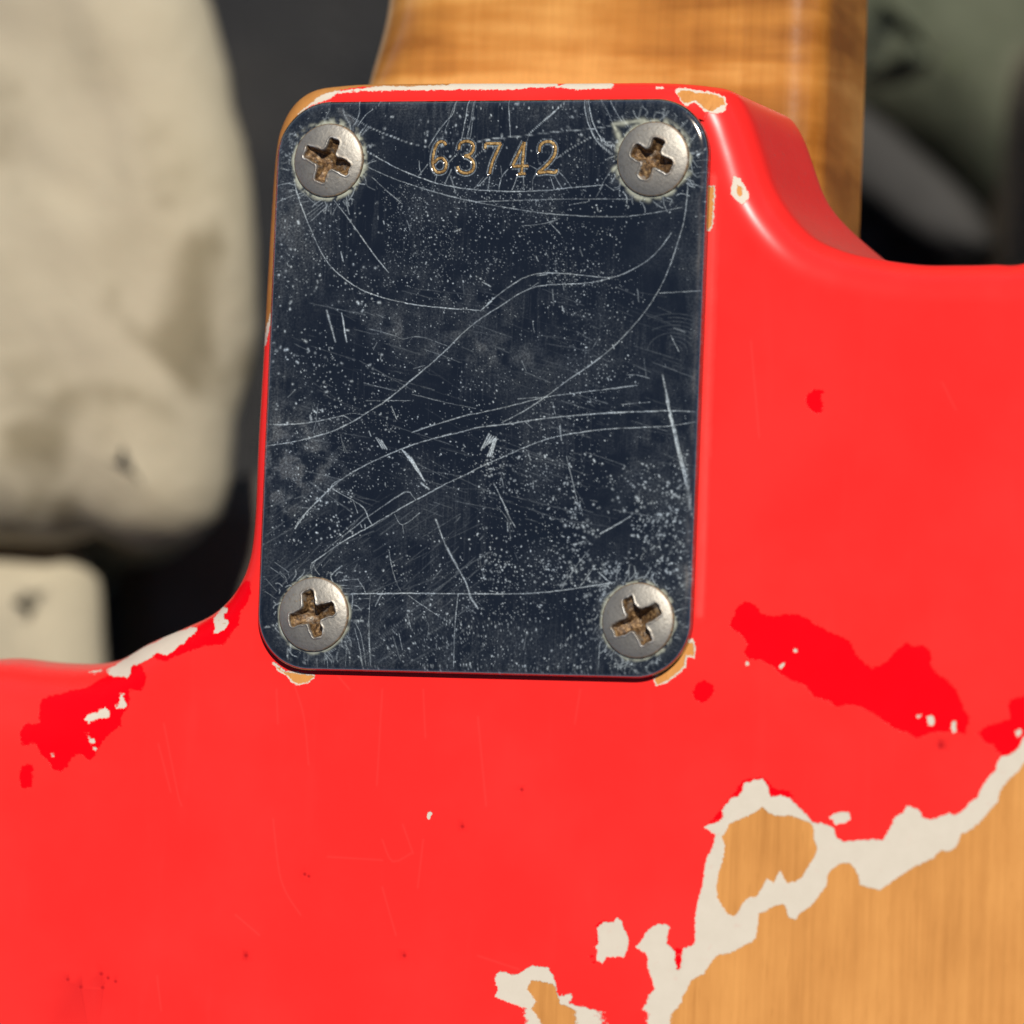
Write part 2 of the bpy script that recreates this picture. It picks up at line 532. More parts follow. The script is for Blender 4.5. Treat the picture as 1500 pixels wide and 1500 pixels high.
stone("dark_stone", px([(1120, 420), (1245, 190), (1310, 240), (1400, 330), (1480, 420), (1450, 700), (1150, 720)], -255), -255, -328, 15, M_DARK, 41,
      "dark blurred stone in the gap under the red cutaway")

stone("slate_stone", px([(1150, 95), (1250, 150), (1330, 215), (1400, 290), (1440, 350), (1390, 372), (1310, 330), (1230, 265), (1140, 240)], -222), -222, -328, 4, M_SLATE, 43,
      "dim grey slate slanting through the gap beside the neck", "stone", amp=1.5, lean=0)
stone("gap_fill_stone", px([(150, 740), (260, 700), (400, 690), (470, 800), (440, 980), (300, 1060), (150, 1040)], -165), -165, -328, 10, M_SHADE, 47,
      "brown stone wedged in the shade behind the guitar's waist", amp=2.5, lean=0)  # added to catch sky light where the gap shows only shaded ground

# stones that carry the guitar, under the wide part of the body
def boulder(cx_, cy_, rx, ry, ztop, seed, label):
    a = np.linspace(0, 2*math.pi, 14, endpoint=False)
    O = np.column_stack([cx_+rx*np.cos(a)*(1+.12*rng.standard_normal(14)*.5), cy_+ry*np.sin(a)*(1+.12*rng.standard_normal(14)*.5)])
    O = catmull(ccw(O), 6.0, True)
    v, q, tr = slab(O, 12, ztop, -328, 6.0, 8, 6)
    v[:, :2] += 4*(np.column_stack([fbm(v[:, 2]/20, v[:, 0]/30, seed), fbm(v[:, 2]/20, v[:, 1]/30, seed+3)])-.5)
    org = np.array([cx_, cy_, -328.0])
    o = fast_mesh("flat_boulder", v-org, q, tr, M_GREY)
    o.location = Vector(org)*MM
    tag(o, label, "boulder")
boulder(-80, -150, 55, 60, -45.2, 51, "flat grey boulder carrying the bass side of the guitar body")
boulder(70, -190, 60, 70, -45.2, 53, "flat grey boulder carrying the treble side of the guitar body")

# grass behind the grey stone
gv, gf = [], []
c0 = px([(1330, -30)], -215)[0]
for k in range(260):
    bx_, by_ = c0[0]+rng.normal(-14, 16), c0[1]+abs(rng.normal(0, 12))+6
    hgt_ = rng.uniform(70, 118); a = rng.uniform(0, 6.28); le = rng.uniform(10, 40); w = rng.uniform(1.0, 2.2)
    b0 = len(gv)
    for s in range(4):
        f_ = s/3
        x_, y_, z_ = bx_+math.cos(a)*le*f_*f_, by_+math.sin(a)*le*f_*f_, -330+hgt_*f_
        ww = w*(1-f_*.9)
        gv += [(x_-math.sin(a)*ww, y_+math.cos(a)*ww, z_), (x_+math.sin(a)*ww, y_-math.cos(a)*ww, z_)]
    for s in range(3):
        gf.append((b0+2*s, b0+2*s+1, b0+2*s+3, b0+2*s+2))
g = link("grass", gv, gf, M_GRASS)
tag(g, "blurred green grass growing behind the olive grey stone", "grass", kind="stuff")

# ------------------------------------------------------------------ the guitar
guitar = bpy.data.objects.new("electric_guitar", None)
col.objects.link(guitar)
guitar.location = (0, 0, -0.045)
tag(guitar, "worn red electric guitar seen from the back with scratched chrome neck plate", "guitar")
UP45 = Vector((0, 0, .045))

# --- traced chips: pixel outlines in the photograph, laid on the body's back
R8 = zoom(1000, 850, 1/3); Q1 = zoom(700, 1100, .266667); Q2 = zoom(1100, 1100, .266667)
S7 = zoom(980, 80, .346667); T3 = zoom(0, 800, .266667); U6 = zoom(500, 0, .266667)
V1 = zoom(370, 110, .233333); V2 = zoom(700, 110, .233333); V3 = zoom(370, 400, .233333)
V4 = zoom(700, 400, .233333); V5 = zoom(370, 700, .233333); V6 = zoom(700, 700, .233333)
ID = zoom(0, 0, 1)
far = [(2600, 2600), (2600, 900)]
primer_px = [
    R8([(1800, 600), (1500, 690), (1475, 740), (1440, 765), (1400, 775), (1385, 800), (1375, 835), (1335, 880), (1310, 920), (1300, 955), (1270, 970), (1240, 1005), (1200, 1035), (1170, 1025), (1120, 1045), (1080, 1055), (1055, 1040), (1040, 1010), (1005, 995), (985, 995), (965, 1025), (935, 1040), (915, 1085), (880, 1145), (830, 1140), (760, 1145), (700, 1150), (675, 1130), (660, 1085), (610, 1070), (570, 1065), (545, 1030), (510, 1000), (470, 960), (430, 945), (390, 955), (378, 935), (375, 900), (350, 875), (320, 878), (290, 890), (270, 890), (265, 925), (245, 950), (215, 955), (195, 985), (175, 1010), (180, 1040), (160, 1065), (130, 1070), (95, 1085), (120, 1100), (145, 1120), (140, 1150), (120, 1200), (105, 1230), (95, 1280), (90, 1340), (70, 1400), (60, 1450), (55, 1500)])
    + Q1([(1195, 1000), (1195, 1060), (1165, 1075), (1130, 1085), (1120, 1130), (1125, 1180), (1110, 1210), (1090, 1225), (1080, 1215), (1095, 1190), (1080, 1150), (1085, 1100), (1060, 1085), (1040, 1065), (1035, 1020), (1055, 970), (1035, 955), (1000, 950), (960, 965), (925, 1000), (895, 1050), (870, 1080), (900, 1100), (930, 1110), (935, 1180), (950, 1240), (975, 1300), (980, 1320), (930, 1345), (895, 1380), (885, 1420), (875, 1460), (860, 1480), (870, 1500), (800, 2200), (700, 3500)]) + far,
    R8([(645, 1040), (690, 1020), (730, 1018), (738, 1045), (720, 1065), (690, 1065), (670, 1078), (660, 1055)]),
    Q1([(655, 970), (690, 945), (725, 945), (750, 940), (765, 918), (790, 935), (795, 965), (815, 1000), (828, 1050), (815, 1100), (800, 1130), (760, 1130), (715, 1130), (690, 1140), (685, 1165), (665, 1172), (650, 1140), (660, 1095), (645, 1075), (665, 1050), (660, 1010)]),
    Q1([(85, 1250), (110, 1215), (150, 1215), (190, 1235), (225, 1230), (260, 1200), (305, 1178), (345, 1188), (385, 1190), (405, 1220), (425, 1265), (435, 1330), (430, 1360), (450, 1390), (465, 1360), (500, 1330), (530, 1330), (560, 1350), (585, 1400), (600, 1450), (600, 1500), (560, 1900), (40, 1900), (68, 1500), (70, 1400), (100, 1380), (130, 1370), (115, 1320), (105, 1280)]),
    ID([(489, 1503), (497, 1492), (504, 1500), (504, 1510), (490, 1510)]), ID([(559, 1503), (564, 1491), (571, 1503), (566, 1512)]),
    ID([(625, 1195), (630, 1188), (633, 1191), (629, 1199), (626, 1199)]), ID([(305, 1426), (308, 1427), (308, 1431), (306, 1431)]),
    T3([(480, 700), (520, 685), (590, 680), (660, 640), (720, 600), (790, 555), (870, 520), (930, 480), (1000, 465), (1060, 445), (1085, 450), (1070, 480), (1030, 505), (1010, 545), (990, 535), (960, 570), (910, 600), (880, 585), (850, 590), (800, 630), (750, 650), (720, 655), (715, 700), (690, 745), (680, 735), (690, 705), (640, 715), (600, 705), (570, 685), (520, 700)]),
    T3([(455, 990), (470, 940), (500, 915), (545, 910), (560, 880), (600, 875), (600, 945), (570, 935), (530, 950), (490, 970), (465, 1010)]),
    T3([(635, 870), (660, 840), (665, 815), (690, 815), (680, 850), (705, 870), (700, 895), (670, 900), (645, 890)]),
    T3([(490, 1060), (510, 1045), (520, 1075), (500, 1090)]), T3([(513, 1103), (532, 1112), (522, 1130)]), T3([(282, 1140), (298, 1142), (296, 1158), (284, 1156)]),
    T3([(420, 1045), (435, 1040), (432, 1055)]), T3([(762, 680), (774, 680), (770, 692)]), T3([(635, 765), (645, 765), (642, 778)]),
    T3([(1170, 400), (1200, 370), (1220, 335), (1245, 335), (1250, 360), (1220, 380), (1230, 400), (1255, 405), (1255, 440), (1220, 460), (1190, 485), (1170, 480), (1185, 430)]),
    S7([(25, 150), (45, 140), (80, 145), (130, 155), (190, 160), (235, 180), (243, 215), (235, 240), (190, 250), (150, 240), (130, 215), (110, 200), (75, 215), (50, 200), (40, 175)]),
    S7([(260, 580), (275, 510), (300, 525), (320, 560), (340, 590), (330, 620), (305, 630), (285, 610), (262, 595)]),
    S7([(150, 555), (195, 555), (190, 650), (185, 720), (170, 745), (150, 745)]),
    U6([(-60, 515), (50, 493), (150, 484), (200, 470), (300, 440), (450, 440), (600, 440), (800, 440), (1000, 440), (1180, 450), (1185, 475), (1090, 480), (1040, 478), (980, 490), (840, 490), (740, 492), (650, 490), (500, 495), (410, 495), (320, 492), (200, 498), (100, 500)]),
    U6([(1190, 478), (1230, 460), (1350, 440), (1480, 450), (1500, 470), (1480, 485), (1390, 485), (1310, 490)]),
    V2([(1118, 75), (1170, 72), (1172, 84), (1125, 86)]),
    V1([(540, 100), (500, 140), (380, 185), (280, 250), (235, 340), (200, 430), (185, 700), (165, 1000), (150, 1375), (80, 1700), (-200, 1700), (-200, -200), (540, -100)]),
    V5([(120, 1150), (200, 1210), (400, 1240), (385, 1255), (350, 1285), (290, 1300), (250, 1285), (215, 1240), (160, 1210)]),
    V6([(1350, 1010), (1365, 1060), (1360, 1130), (1310, 1120), (1300, 1190), (1270, 1220), (1220, 1260), (1180, 1285), (1120, 1305), (1105, 1270), (1150, 1180), (1300, 1040)]),
    R8([(490, 300), (503, 300), (500, 318), (488, 318)]), R8([(428, 375), (446, 362), (440, 385), (426, 392)]), R8([(1075, 600), (1095, 592), (1108, 615), (1100, 640), (1080, 635)]), R8([(1182, 622), (1200, 620), (1202, 665), (1186, 668)]), R8([(1030, 590), (1046, 592), (1044, 608), (1030, 606)]), R8([(1460, 665), (1485, 655), (1490, 675), (1470, 688)]), R8([(280, 360), (292, 360), (290, 372), (279, 371)]),
]
wood_px = [
    Q2([(1900, -400), (1500, 65), (1470, 110), (1425, 150), (1390, 190), (1365, 230), (1355, 280), (1310, 330), (1270, 380), (1210, 430), (1150, 460), (1140, 500), (1120, 535), (1080, 550), (1040, 545), (1000, 590), (900, 635), (800, 700), (710, 765), (640, 750), (600, 735), (590, 690), (575, 650), (540, 612), (490, 620), (450, 645), (420, 680), (415, 740), (370, 800), (320, 860), (270, 890), (250, 925), (215, 920), (200, 890), (190, 850), (170, 840), (120, 855), (75, 885), (45, 890), (40, 930), (35, 990), (25, 1030), (0, 1055)])
    + Q1([(1470, 1060), (1440, 1080), (1390, 1110), (1320, 1120), (1285, 1150), (1245, 1220), (1170, 1260), (1140, 1330), (1105, 1370), (1070, 1410), (1020, 1450), (970, 1460), (955, 1500), (900, 2200), (900, 3500)]) + far,
    R8([(350, 995), (375, 1020), (410, 1035), (470, 1035), (510, 1045), (560, 1065), (575, 1085), (575, 1130), (590, 1180), (585, 1210), (555, 1250), (530, 1300), (495, 1325), (455, 1330), (440, 1300), (430, 1272), (415, 1300), (400, 1330), (370, 1310), (350, 1350), (325, 1390), (290, 1395), (265, 1415), (250, 1450), (225, 1478), (195, 1465), (180, 1440), (155, 1400), (148, 1350), (160, 1280), (180, 1210), (185, 1160), (170, 1130), (190, 1105), (205, 1070), (250, 1050), (300, 1030), (330, 1010)]),
    Q1([(320, 1258), (360, 1270), (420, 1280), (435, 1330), (425, 1360), (470, 1410), (505, 1450), (525, 1500), (500, 1800), (260, 1800), (230, 1500), (205, 1440), (180, 1405), (220, 1370), (255, 1345), (280, 1290), (290, 1258)]),
    S7([(32, 165), (50, 150), (80, 152), (125, 165), (135, 160), (190, 168), (230, 185), (238, 212), (215, 218), (190, 240), (155, 235), (130, 207), (110, 192), (75, 208), (55, 198), (45, 178)]),
    S7([(282, 560), (295, 545), (312, 565), (318, 590), (300, 600), (285, 585)]),
    S7([(155, 560), (190, 558), (186, 650), (181, 715), (170, 738), (150, 740)]),
    U6([(-80, 512), (0, 493), (100, 478), (250, 472), (400, 474), (470, 470), (600, 466), (600, 420), (-80, 420)]),
    T3([(1200, 405), (1212, 402), (1216, 418), (1203, 420)]), T3([(1232, 418), (1244, 412), (1250, 425), (1238, 432)]),
    V1([(700, 40), (700, 68), (560, 90), (470, 112), (405, 140), (375, 170), (285, 240), (230, 345), (192, 430), (177, 700), (157, 1000), (142, 1380), (60, 1690), (-200, 1690), (-200, -200), (700, -100)]),
    V5([(120, 1165), (200, 1216), (400, 1246), (380, 1255), (350, 1280), (290, 1294), (254, 1280), (220, 1238), (165, 1206)]),
    V6([(1345, 1030), (1358, 1062), (1353, 1122), (1305, 1112), (1293, 1185), (1265, 1213), (1216, 1252), (1180, 1277), (1126, 1297), (1112, 1270), (1150, 1180), (1300, 1050)]),
]
deep_px = [
    R8([(225, 165), (240, 115), (285, 93), (320, 110), (345, 150), (400, 160), (450, 150), (490, 150), (540, 165), (590, 200), (640, 225), (690, 245), (735, 270), (750, 310), (770, 340), (830, 390), (900, 360), (930, 320), (960, 290), (985, 275), (1010, 295), (1050, 285), (1085, 310), (1095, 345), (1085, 370), (1115, 410), (1160, 440), (1200, 480), (1220, 530), (1235, 570), (1262, 605), (1245, 650), (1240, 675), (1180, 665), (1110, 665), (1060, 680), (1025, 695), (990, 670), (930, 650), (880, 615), (840, 585), (780, 555), (720, 545), (680, 555), (640, 530), (590, 515), (560, 490), (540, 460), (480, 440), (430, 410), (390, 370), (340, 350), (290, 345), (270, 320), (290, 280), (260, 240), (215, 210), (208, 185)]),
    R8([(45, 490), (60, 455), (100, 440), (125, 455), (140, 485), (115, 520), (90, 540), (55, 525)]),
    R8([(1300, 670), (1340, 640), (1400, 625), (1440, 610), (1430, 560), (1440, 525), (1500, 510), (1700, 510), (1700, 700), (1490, 710), (1450, 765), (1410, 775), (1380, 750), (1365, 725), (1320, 705)]),
    R8([(350, 865), (385, 895), (400, 918), (430, 920), (470, 930), (492, 960), (440, 955), (390, 965), (350, 895), (280, 895), (255, 940), (210, 965), (180, 1010), (170, 1045), (110, 1075), (150, 1028), (190, 985), (240, 915), (262, 882)]),
    Q1([(1055, 1085), (1122, 1090), (1125, 1180), (1095, 1232), (1076, 1215), (1090, 1190), (1070, 1140)]),
    Q1([(605, 1135), (630, 1125), (655, 1150), (650, 1175), (620, 1160)]), Q1([(648, 960), (690, 935), (720, 940), (690, 960), (665, 1000), (668, 1055), (648, 1060), (655, 1010)]),
    S7([(585, 1440), (615, 1415), (655, 1420), (640, 1450), (650, 1480), (645, 1510), (620, 1515), (590, 1490), (575, 1460)]),
    T3([(225, 850), (260, 825), (330, 815), (400, 790), (480, 780), (520, 750), (580, 720), (600, 700), (640, 695), (690, 700), (720, 650), (770, 650), (790, 690), (805, 725), (780, 790), (740, 795), (715, 775), (705, 800), (715, 840), (700, 890), (670, 920), (655, 960), (665, 990), (610, 1020), (570, 1060), (540, 1110), (510, 1165), (490, 1180), (460, 1150), (430, 1140), (390, 1165), (370, 1210), (330, 1240), (290, 1225), (275, 1190), (230, 1150), (205, 1100), (200, 1070), (160, 1090), (120, 1095), (110, 1060), (110, 1010), (150, 970), (195, 985), (235, 950), (230, 915), (210, 900)]),
    T3([(840, 600), (870, 570), (960, 560), (1000, 520), (1020, 490), (1070, 460), (1130, 410), (1180, 390), (1230, 340), (1290, 280), (1300, 240), (1350, 195), (1370, 200), (1380, 240), (1360, 300), (1320, 360), (1310, 430), (1270, 480), (1230, 540), (1190, 540), (1140, 540), (1100, 555), (1050, 570), (990, 595), (950, 610), (910, 632), (870, 625)]),
    T3([(110, 1230), (145, 1195), (180, 1210), (180, 1270), (170, 1325), (120, 1330), (110, 1290)]),
    T3([(0, 890), (50, 900), (75, 930), (62, 945), (40, 915), (0, 905)]), T3([(58, 980), (80, 975), (82, 992), (62, 995)]),
    ID([(178, 1474), (182, 1463), (186, 1464), (183, 1482), (177, 1490), (174, 1488)]), ID([(143, 1498), (148, 1488), (156, 1490), (155, 1505), (144, 1510)]), ID([(127, 1482), (132, 1478), (135, 1482), (131, 1486)]),
]
PRIM = [px(p) for p in primer_px]; WOOD = [px(p) for p in wood_px]; DEEP = [px(p) for p in deep_px]

# --- body outline (mm), from pixels of the silhouette where it shows, whole body beyond the frame
left_px = [(0, 966), (60, 972), (120, 974), (165, 967), (213, 944), (267, 919), (305, 899), (332, 874), (352, 846), (364, 818), (370, 788), (374, 740)]
left_pl = np.array([px([(a_, b_-5*min(1, max(0, (330-a_)/120)))], -1.4-3.2*min(1, max(0, (345-a_)/130)))[0] for a_, b_ in left_px])
heel_px = [(378, 650), (385, 530), (392, 400), (398, 300), (404, 225), (413, 186), (432, 153), (460, 133), (500, 126), (560, 123), (700, 122), (850, 122), (960, 121), (1030, 123)]
heel_pl = px(heel_px, -1.5)
wall_px = [(1078, 137), (1099, 168), (1117, 219), (1135, 274), (1161, 316), (1194, 349), (1234, 367), (1277, 378)]
wall_pl = px(wall_px, -4.5)
cut_px = [(1340, 385), (1400, 386), (1450, 385), (1500, 382)]
cut_pl = px(cut_px, -2.5)
L0, C1 = left_pl[0], cut_pl[-1]
beyond_right = [(C1[0]+8, C1[1]+3), (C1[0]+20, C1[1]+12), (C1[0]+30, 50), (C1[0]+44, 62), (C1[0]+58, 60), (C1[0]+68, 42), (C1[0]+72, 5), (C1[0]+62, -50), (C1[0]+48, -110),
                (C1[0]+58, -175), (C1[0]+82, -240), (C1[0]+80, -300), (C1[0]+40, -345), (30, -362), (-60, -358), (-125, -325), (-158, -265), (-150, -200), (-125, -145),
                (-128, -95), (-142, -50), (-156, -5), (-154, 40), (-140, 62), (-126, 56), (-116, 25), (-106, -8), (-94, L0[1]+8), (-80, L0[1]+1.5), (-67, L0[1]-.5)]
path = np.concatenate([left_pl, heel_pl, wall_pl, cut_pl, np.array(beyond_right)])
outl = catmull(path, .45, True)[::-1]       # clockwise as traced -> CCW
n_o = len(outl)
# thin the parts far outside the frame
keep = []
acc = 0
for i in range(n_o):
    p = outl[i]
    fine_zone = (-66 < p[0] < 76 and -60 < p[1] < 40)
    acc += 1
    if fine_zone or acc >= 8:
        keep.append(i); acc = 0
outl = ccw(outl[keep])
ox, oy = outl[:, 0], outl[:, 1]
rad = np.full(len(outl), 7.0)
inview = (ox > -75) & (ox < 90) & (oy > -60)
rl = 2.1+4.0*smooth(-18, -30, oy)+3.5*smooth(-33, -50, ox)          # left side
rt = 1.9                                                                # heel top
rr = 4.6                                                                # right
wr = smooth(18, 27, ox)
wt = smooth(26, 31, oy)*(ox < 32)
rv = (1-wr)*((1-wt)*rl+wt*rt)+wr*rr
rad = np.where(inview, rv, 7.0)
for _ in range(30):
    rad = (np.roll(rad, 1)+rad+np.roll(rad, -1))/3
# depth of the body: thin under the neck heel, full thickness elsewhere
zb = np.full(len(outl), -44.0)
zheel = -44+17.0*smooth(15, 25, oy)*(ox > -35)*(ox < 45)
zb = np.where((ox > -35) & (ox < 45), zheel, zb)
for _ in range(10):
    zb = (np.roll(zb, 1)+zb+np.roll(zb, -1))/3
# interior points: coarse everywhere, fine in the frame, very fine along chip edges
gx, gy = np.meshgrid(np.arange(-160, 160, 9.0), np.arange(-365, 70, 9.0))
P0 = np.column_stack([gx.ravel(), gy.ravel()])
P0 = P0[~((P0[:, 0] > -66) & (P0[:, 0] < 76) & (P0[:, 1] > -66) & (P0[:, 1] < 40))]
gx, gy = np.meshgrid(np.arange(-66, 76, .8), np.arange(-66, 40, .8))
P1 = np.column_stack([gx.ravel(), gy.ravel()])+rng.uniform(-.08, .08, (gx.size, 2))
fine = []
for poly in PRIM+WOOD+DEEP:
    lo, hi = np.maximum(poly.min(0)-.4, (-62, -62)), np.minimum(poly.max(0)+.4, (72, 36))
    if (hi <= lo).any(): continue
    a, b = np.meshgrid(np.arange(lo[0], hi[0], .17), np.arange(lo[1], hi[1], .17))
    q_ = np.column_stack([a.ravel(), b.ravel()])
    d, _ = seg_dist(q_, poly)
    fine.append(np.round(q_[d < .26]/.17)*.17)
hair = [[(560, 1230), (575, 1262), (602, 1250)], [(590, 1208), (605, 1250)], [(345, 1340), (380, 1370)], [(240, 1060), (262, 1170), (266, 1180)], [(232, 1090), (250, 1160)],
        [(400, 1200), (412, 1290), (440, 1340)], [(620, 1230), (612, 1300)], [(700, 1050), (712, 1180)], [(850, 1010), (842, 1060)], [(560, 1010), (552, 1150)],
        [(1100, 500), (1112, 640)], [(1380, 560), (1400, 600)], [(480, 1255), (560, 1260)], [(700, 1400), (760, 1420)], [(560, 1300), (580, 1370)], [(230, 1430), (236, 1480)],
        [(430, 1000), (445, 1050), (452, 1120)], [(495, 990), (512, 1010)], [(405, 1010), (407, 1060)], [(620, 1010), (623, 1080)]]
dings = [(764, 1157, .22), (99, 1435, .25), (148, 1427, .25), (118, 1446, .3), (150, 1447, .25), (446, 1281, .2), (452, 1284, .18), (360, 1400, .3), (592, 1400, .25), (158, 1433, .2), (169, 1438, .2), (1378, 1092, .4), (677, 1211, .25)]
ridge = px([(1044, 262), (1040, 420), (1034, 600), (1028, 800), (1024, 900)])
for h in [ridge]+[catmull(px(h_), .6) for h_ in hair]+[px([(a_, b_), (a_+2, b_)]) for a_, b_, _r in dings]:
    lo, hi = h.min(0)-.5, h.max(0)+.5
    a, b = np.meshgrid(np.arange(lo[0], hi[0], .12), np.arange(lo[1], hi[1], .12))
    q_ = np.column_stack([a.ravel(), b.ravel()])
    d, _ = seg_dist(q_, h, False)
    fine.append(q_[d < (.75 if h is ridge else .3)][::(3 if h is ridge else 1)])
P2 = np.unique(np.concatenate(fine).round(4), axis=0)+.003
INT = np.concatenate([P0, P1, P2])
bv, bq, bt_ = slab(outl, rad, 0.0, zb, 3.0, 12, 14, INT)
def unproject(v):
    # where the line of sight through a surface point meets the flat of the back
    d = v-CAM[None]
    t_ = -CAM[2]/d[:, 2]
    return CAM[None, :2]+d[:, :2]*t_[:, None]
XY = unproject(bv)
top = bv[:, 2] > -8
chips = np.full((len(bv), 3), -2.5)
chips[top, 0] = union_sdf(XY[top], DEEP)
chips[top, 1] = union_sdf(XY[top], PRIM)
chips[top, 2] = union_sdf(XY[top], WOOD)
# second attribute: ridge along the plate, paler strip with hairline scratches, small dings
aux = np.zeros((len(bv), 3))
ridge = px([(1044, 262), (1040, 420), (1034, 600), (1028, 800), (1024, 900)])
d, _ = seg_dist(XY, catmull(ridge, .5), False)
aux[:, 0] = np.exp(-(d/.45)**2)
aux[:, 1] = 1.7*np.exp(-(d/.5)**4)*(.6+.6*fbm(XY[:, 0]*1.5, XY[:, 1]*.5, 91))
for h in hair:
    d, _ = seg_dist(XY, catmull(px(h), .6), False)
    aux[:, 1] = np.maximum(aux[:, 1], np.exp(-(d/.11)**2)*.5)
for (x_, y_, r_) in dings:
    c_ = px([(x_, y_)])[0]
    aux[:, 2] = np.maximum(aux[:, 2], np.exp(-(((XY-c_)**2).sum(1))/r_**2))
aux[~top] = 0
body = fast_mesh("body", bv, bq, bt_, M_BODY, guitar)
body.location = UP45
gr = np.zeros((len(bv), 3))        # shade and dirt painted into the bare wood of the heel edge
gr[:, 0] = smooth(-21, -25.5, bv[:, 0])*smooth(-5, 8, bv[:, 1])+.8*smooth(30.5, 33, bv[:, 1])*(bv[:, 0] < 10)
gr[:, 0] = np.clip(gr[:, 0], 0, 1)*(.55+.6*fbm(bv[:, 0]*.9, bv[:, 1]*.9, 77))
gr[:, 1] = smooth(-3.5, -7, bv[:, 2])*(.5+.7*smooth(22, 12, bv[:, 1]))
attr3(body, "shade_grime", gr)
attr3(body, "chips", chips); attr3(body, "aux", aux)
tag(body, "red lacquered body chipped to cream primer and bare wood")

# --- neck
def neck_section(y):
    w = 28.2-7.0*smooth(30, 450, np.array(y))*1.0
    zb_ = -27.4-4.0*float(smooth(45, 130, np.array(y)))
    zt = -42.6
    rr_ = 4.4+12*float(smooth(44, 130, np.array(y)))
    rl_ = 3.2+9*float(smooth(32, 50, np.array(y)))+7*float(smooth(50, 130, np.array(y)))
    pts = [(w, zt)]
    hh = zt-zb_
    def corner(sx, r):
        rx, rz = min(r, w*.98), min(r, -hh*.98)
        for k in range(11):
            a = math.pi/2*k/10
            x_ = w-rx+rx*math.cos(a); z_ = zb_-rz+rz*math.sin(a)
            yield sx*x_, z_
    right = list(corner(1, rr_)); left = list(corner(-1, rl_))[::-1]
    mid = [(right[-1][0]+(left[0][0]-right[-1][0])*k/12, zb_) for k in range(1, 12)]
    wl = [(w-.3, zt), (w, zt+.02), (w, zt+.12)]+[(w, zt+(right[0][1]-zt)*k/6) for k in range(1, 6)]
    wr_ = [(-w, left[-1][1]+(zt-left[-1][1])*k/6) for k in range(1, 6)]+[(-w, zt+.12), (-w, zt+.02), (-w+.3, zt)]
    return wl+right+mid+left+wr_, float(w)
ys = np.concatenate([np.arange(-40, 30, 5.0), np.arange(30, 70, 1.0), np.arange(70, 455, 8.0)])
nv, nf = [], []
m = None
NXO = 0.6                                   # neck centre line
for i, y in enumerate(ys):
    s, _w = neck_section(y)
    m = len(s)
    nv += [(x_+NXO, y, z_) for x_, z_ in s]
for i in range(len(ys)-1):
    for k in range(m):
        k2 = (k+1) % m
        nf.append((i*m+k, i*m+k2, (i+1)*m+k2, (i+1)*m+k))
nf.append(tuple(range(m))[::-1]); nf.append(tuple((len(ys)-1)*m+k for k in range(m)))
neck = link("neck", nv, nf, M_NECK, guitar)
neck.location = UP45
tag(neck, "amber lacquered maple neck with darker figure bands")
fv, ff = [], []
for i, y in enumerate(ys):
    _s, w = neck_section(y)
    fv += [(w+NXO, y, -42.61), (w+NXO, y, -45.4), (w-1.0+NXO, y, -46.6), (-w+1.0+NXO, y, -46.6), (-w+NXO, y, -45.4), (-w+NXO, y, -42.61)]
for i in range(len(ys)-1):
    for k in range(6):
        k2 = (k+1) % 6
        ff.append((i*6+k, i*6+k2, (i+1)*6+k2, (i+1)*6+k))
ff.append(tuple(range(6))[::-1]); ff.append(tuple((len(ys)-1)*6+k for k in range(6)))
link("fretboard", fv, ff, M_NECK, neck, smooth=False)
hd = ccw(np.array([(-21, 452), (21, 452), (30, 475), (42, 500), (40, 620), (30, 650), (5, 640), (-20, 600), (-24, 480)], float))
hv, hq, ht = slab(catmull(hd, 4, True), 2, -36, -50, 2, 4, 2)
fast_mesh("headstock", hv, hq, ht, M_NECK, neck)

# --- neck plate
HW, HH, RC, TH, ER = 25.4, 31.75, 6.3, 1.35, 1.05
ERZ = .72
hw, hh, rc = HW-ER, HH-ER, RC-ER
ang = np.linspace(0, math.pi/2, 46)
ytop = (hh-rc)+rc*np.cos(ang)                 # from the edge inwards
ymid = np.linspace(hh-rc, -(hh-rc), 760)[1:-1]
yrow = np.concatenate([ytop, ymid, -ytop[::-1]])
def half_w(y):
    d = np.maximum(np.abs(y)-(hh-rc), 0)
    return (hw-rc)+np.sqrt(np.maximum(rc*rc-d*d, 0))
wrow = half_w(yrow)
NC = 700
u = np.linspace(-1, 1, NC)
PX = wrow[:, None]*u[None]; PY = np.repeat(yrow[:, None], NC, 1)
NR = len(yrow)

# wear raster, .05 mm cells
CELL = .05
RW, RH = int(53/CELL), int(66/CELL)
ras = {k: np.zeros((RH, RW), np.float32) for k in ("scr", "haze", "cor", "dep")}
def rc_of(p): return (p[0]+26.5)/CELL, (p[1]+33.0)/CELL
def stroke(key, pts, width, val, fade=0.0, add=False, rag=0.0):
    A = ras[key]
    n_ = len(pts)
    for i in range(n_-1):
        a, b = pts[i], pts[i+1]
        w = width*(1+rag*(rng.random()-.5))
        v = val*(1-fade*rng.random())
        m_ = 3*w
        c0, r0_ = rc_of((min(a[0], b[0])-m_, min(a[1], b[1])-m_)); c1, r1 = rc_of((max(a[0], b[0])+m_, max(a[1], b[1])+m_))
        c0, r0_, c1, r1 = max(int(c0), 0), max(int(r0_), 0), min(int(c1)+2, RW), min(int(r1)+2, RH)
        if c1 <= c0 or r1 <= r0_: continue
        X_, Y_ = np.meshgrid(np.arange(c0, c1)*CELL-26.5, np.arange(r0_, r1)*CELL-33.0)
        ab = b-a; L = ab@ab+1e-12
        tt = np.clip(((X_-a[0])*ab[0]+(Y_-a[1])*ab[1])/L, 0, 1)
        d2 = (X_-a[0]-tt*ab[0])**2+(Y_-a[1]-tt*ab[1])**2
        g_ = v*np.exp(-d2/(w*w))
        sub = A[r0_:r1, c0:c1]
        if add: sub += g_
        else: np.maximum(sub, g_, out=sub)
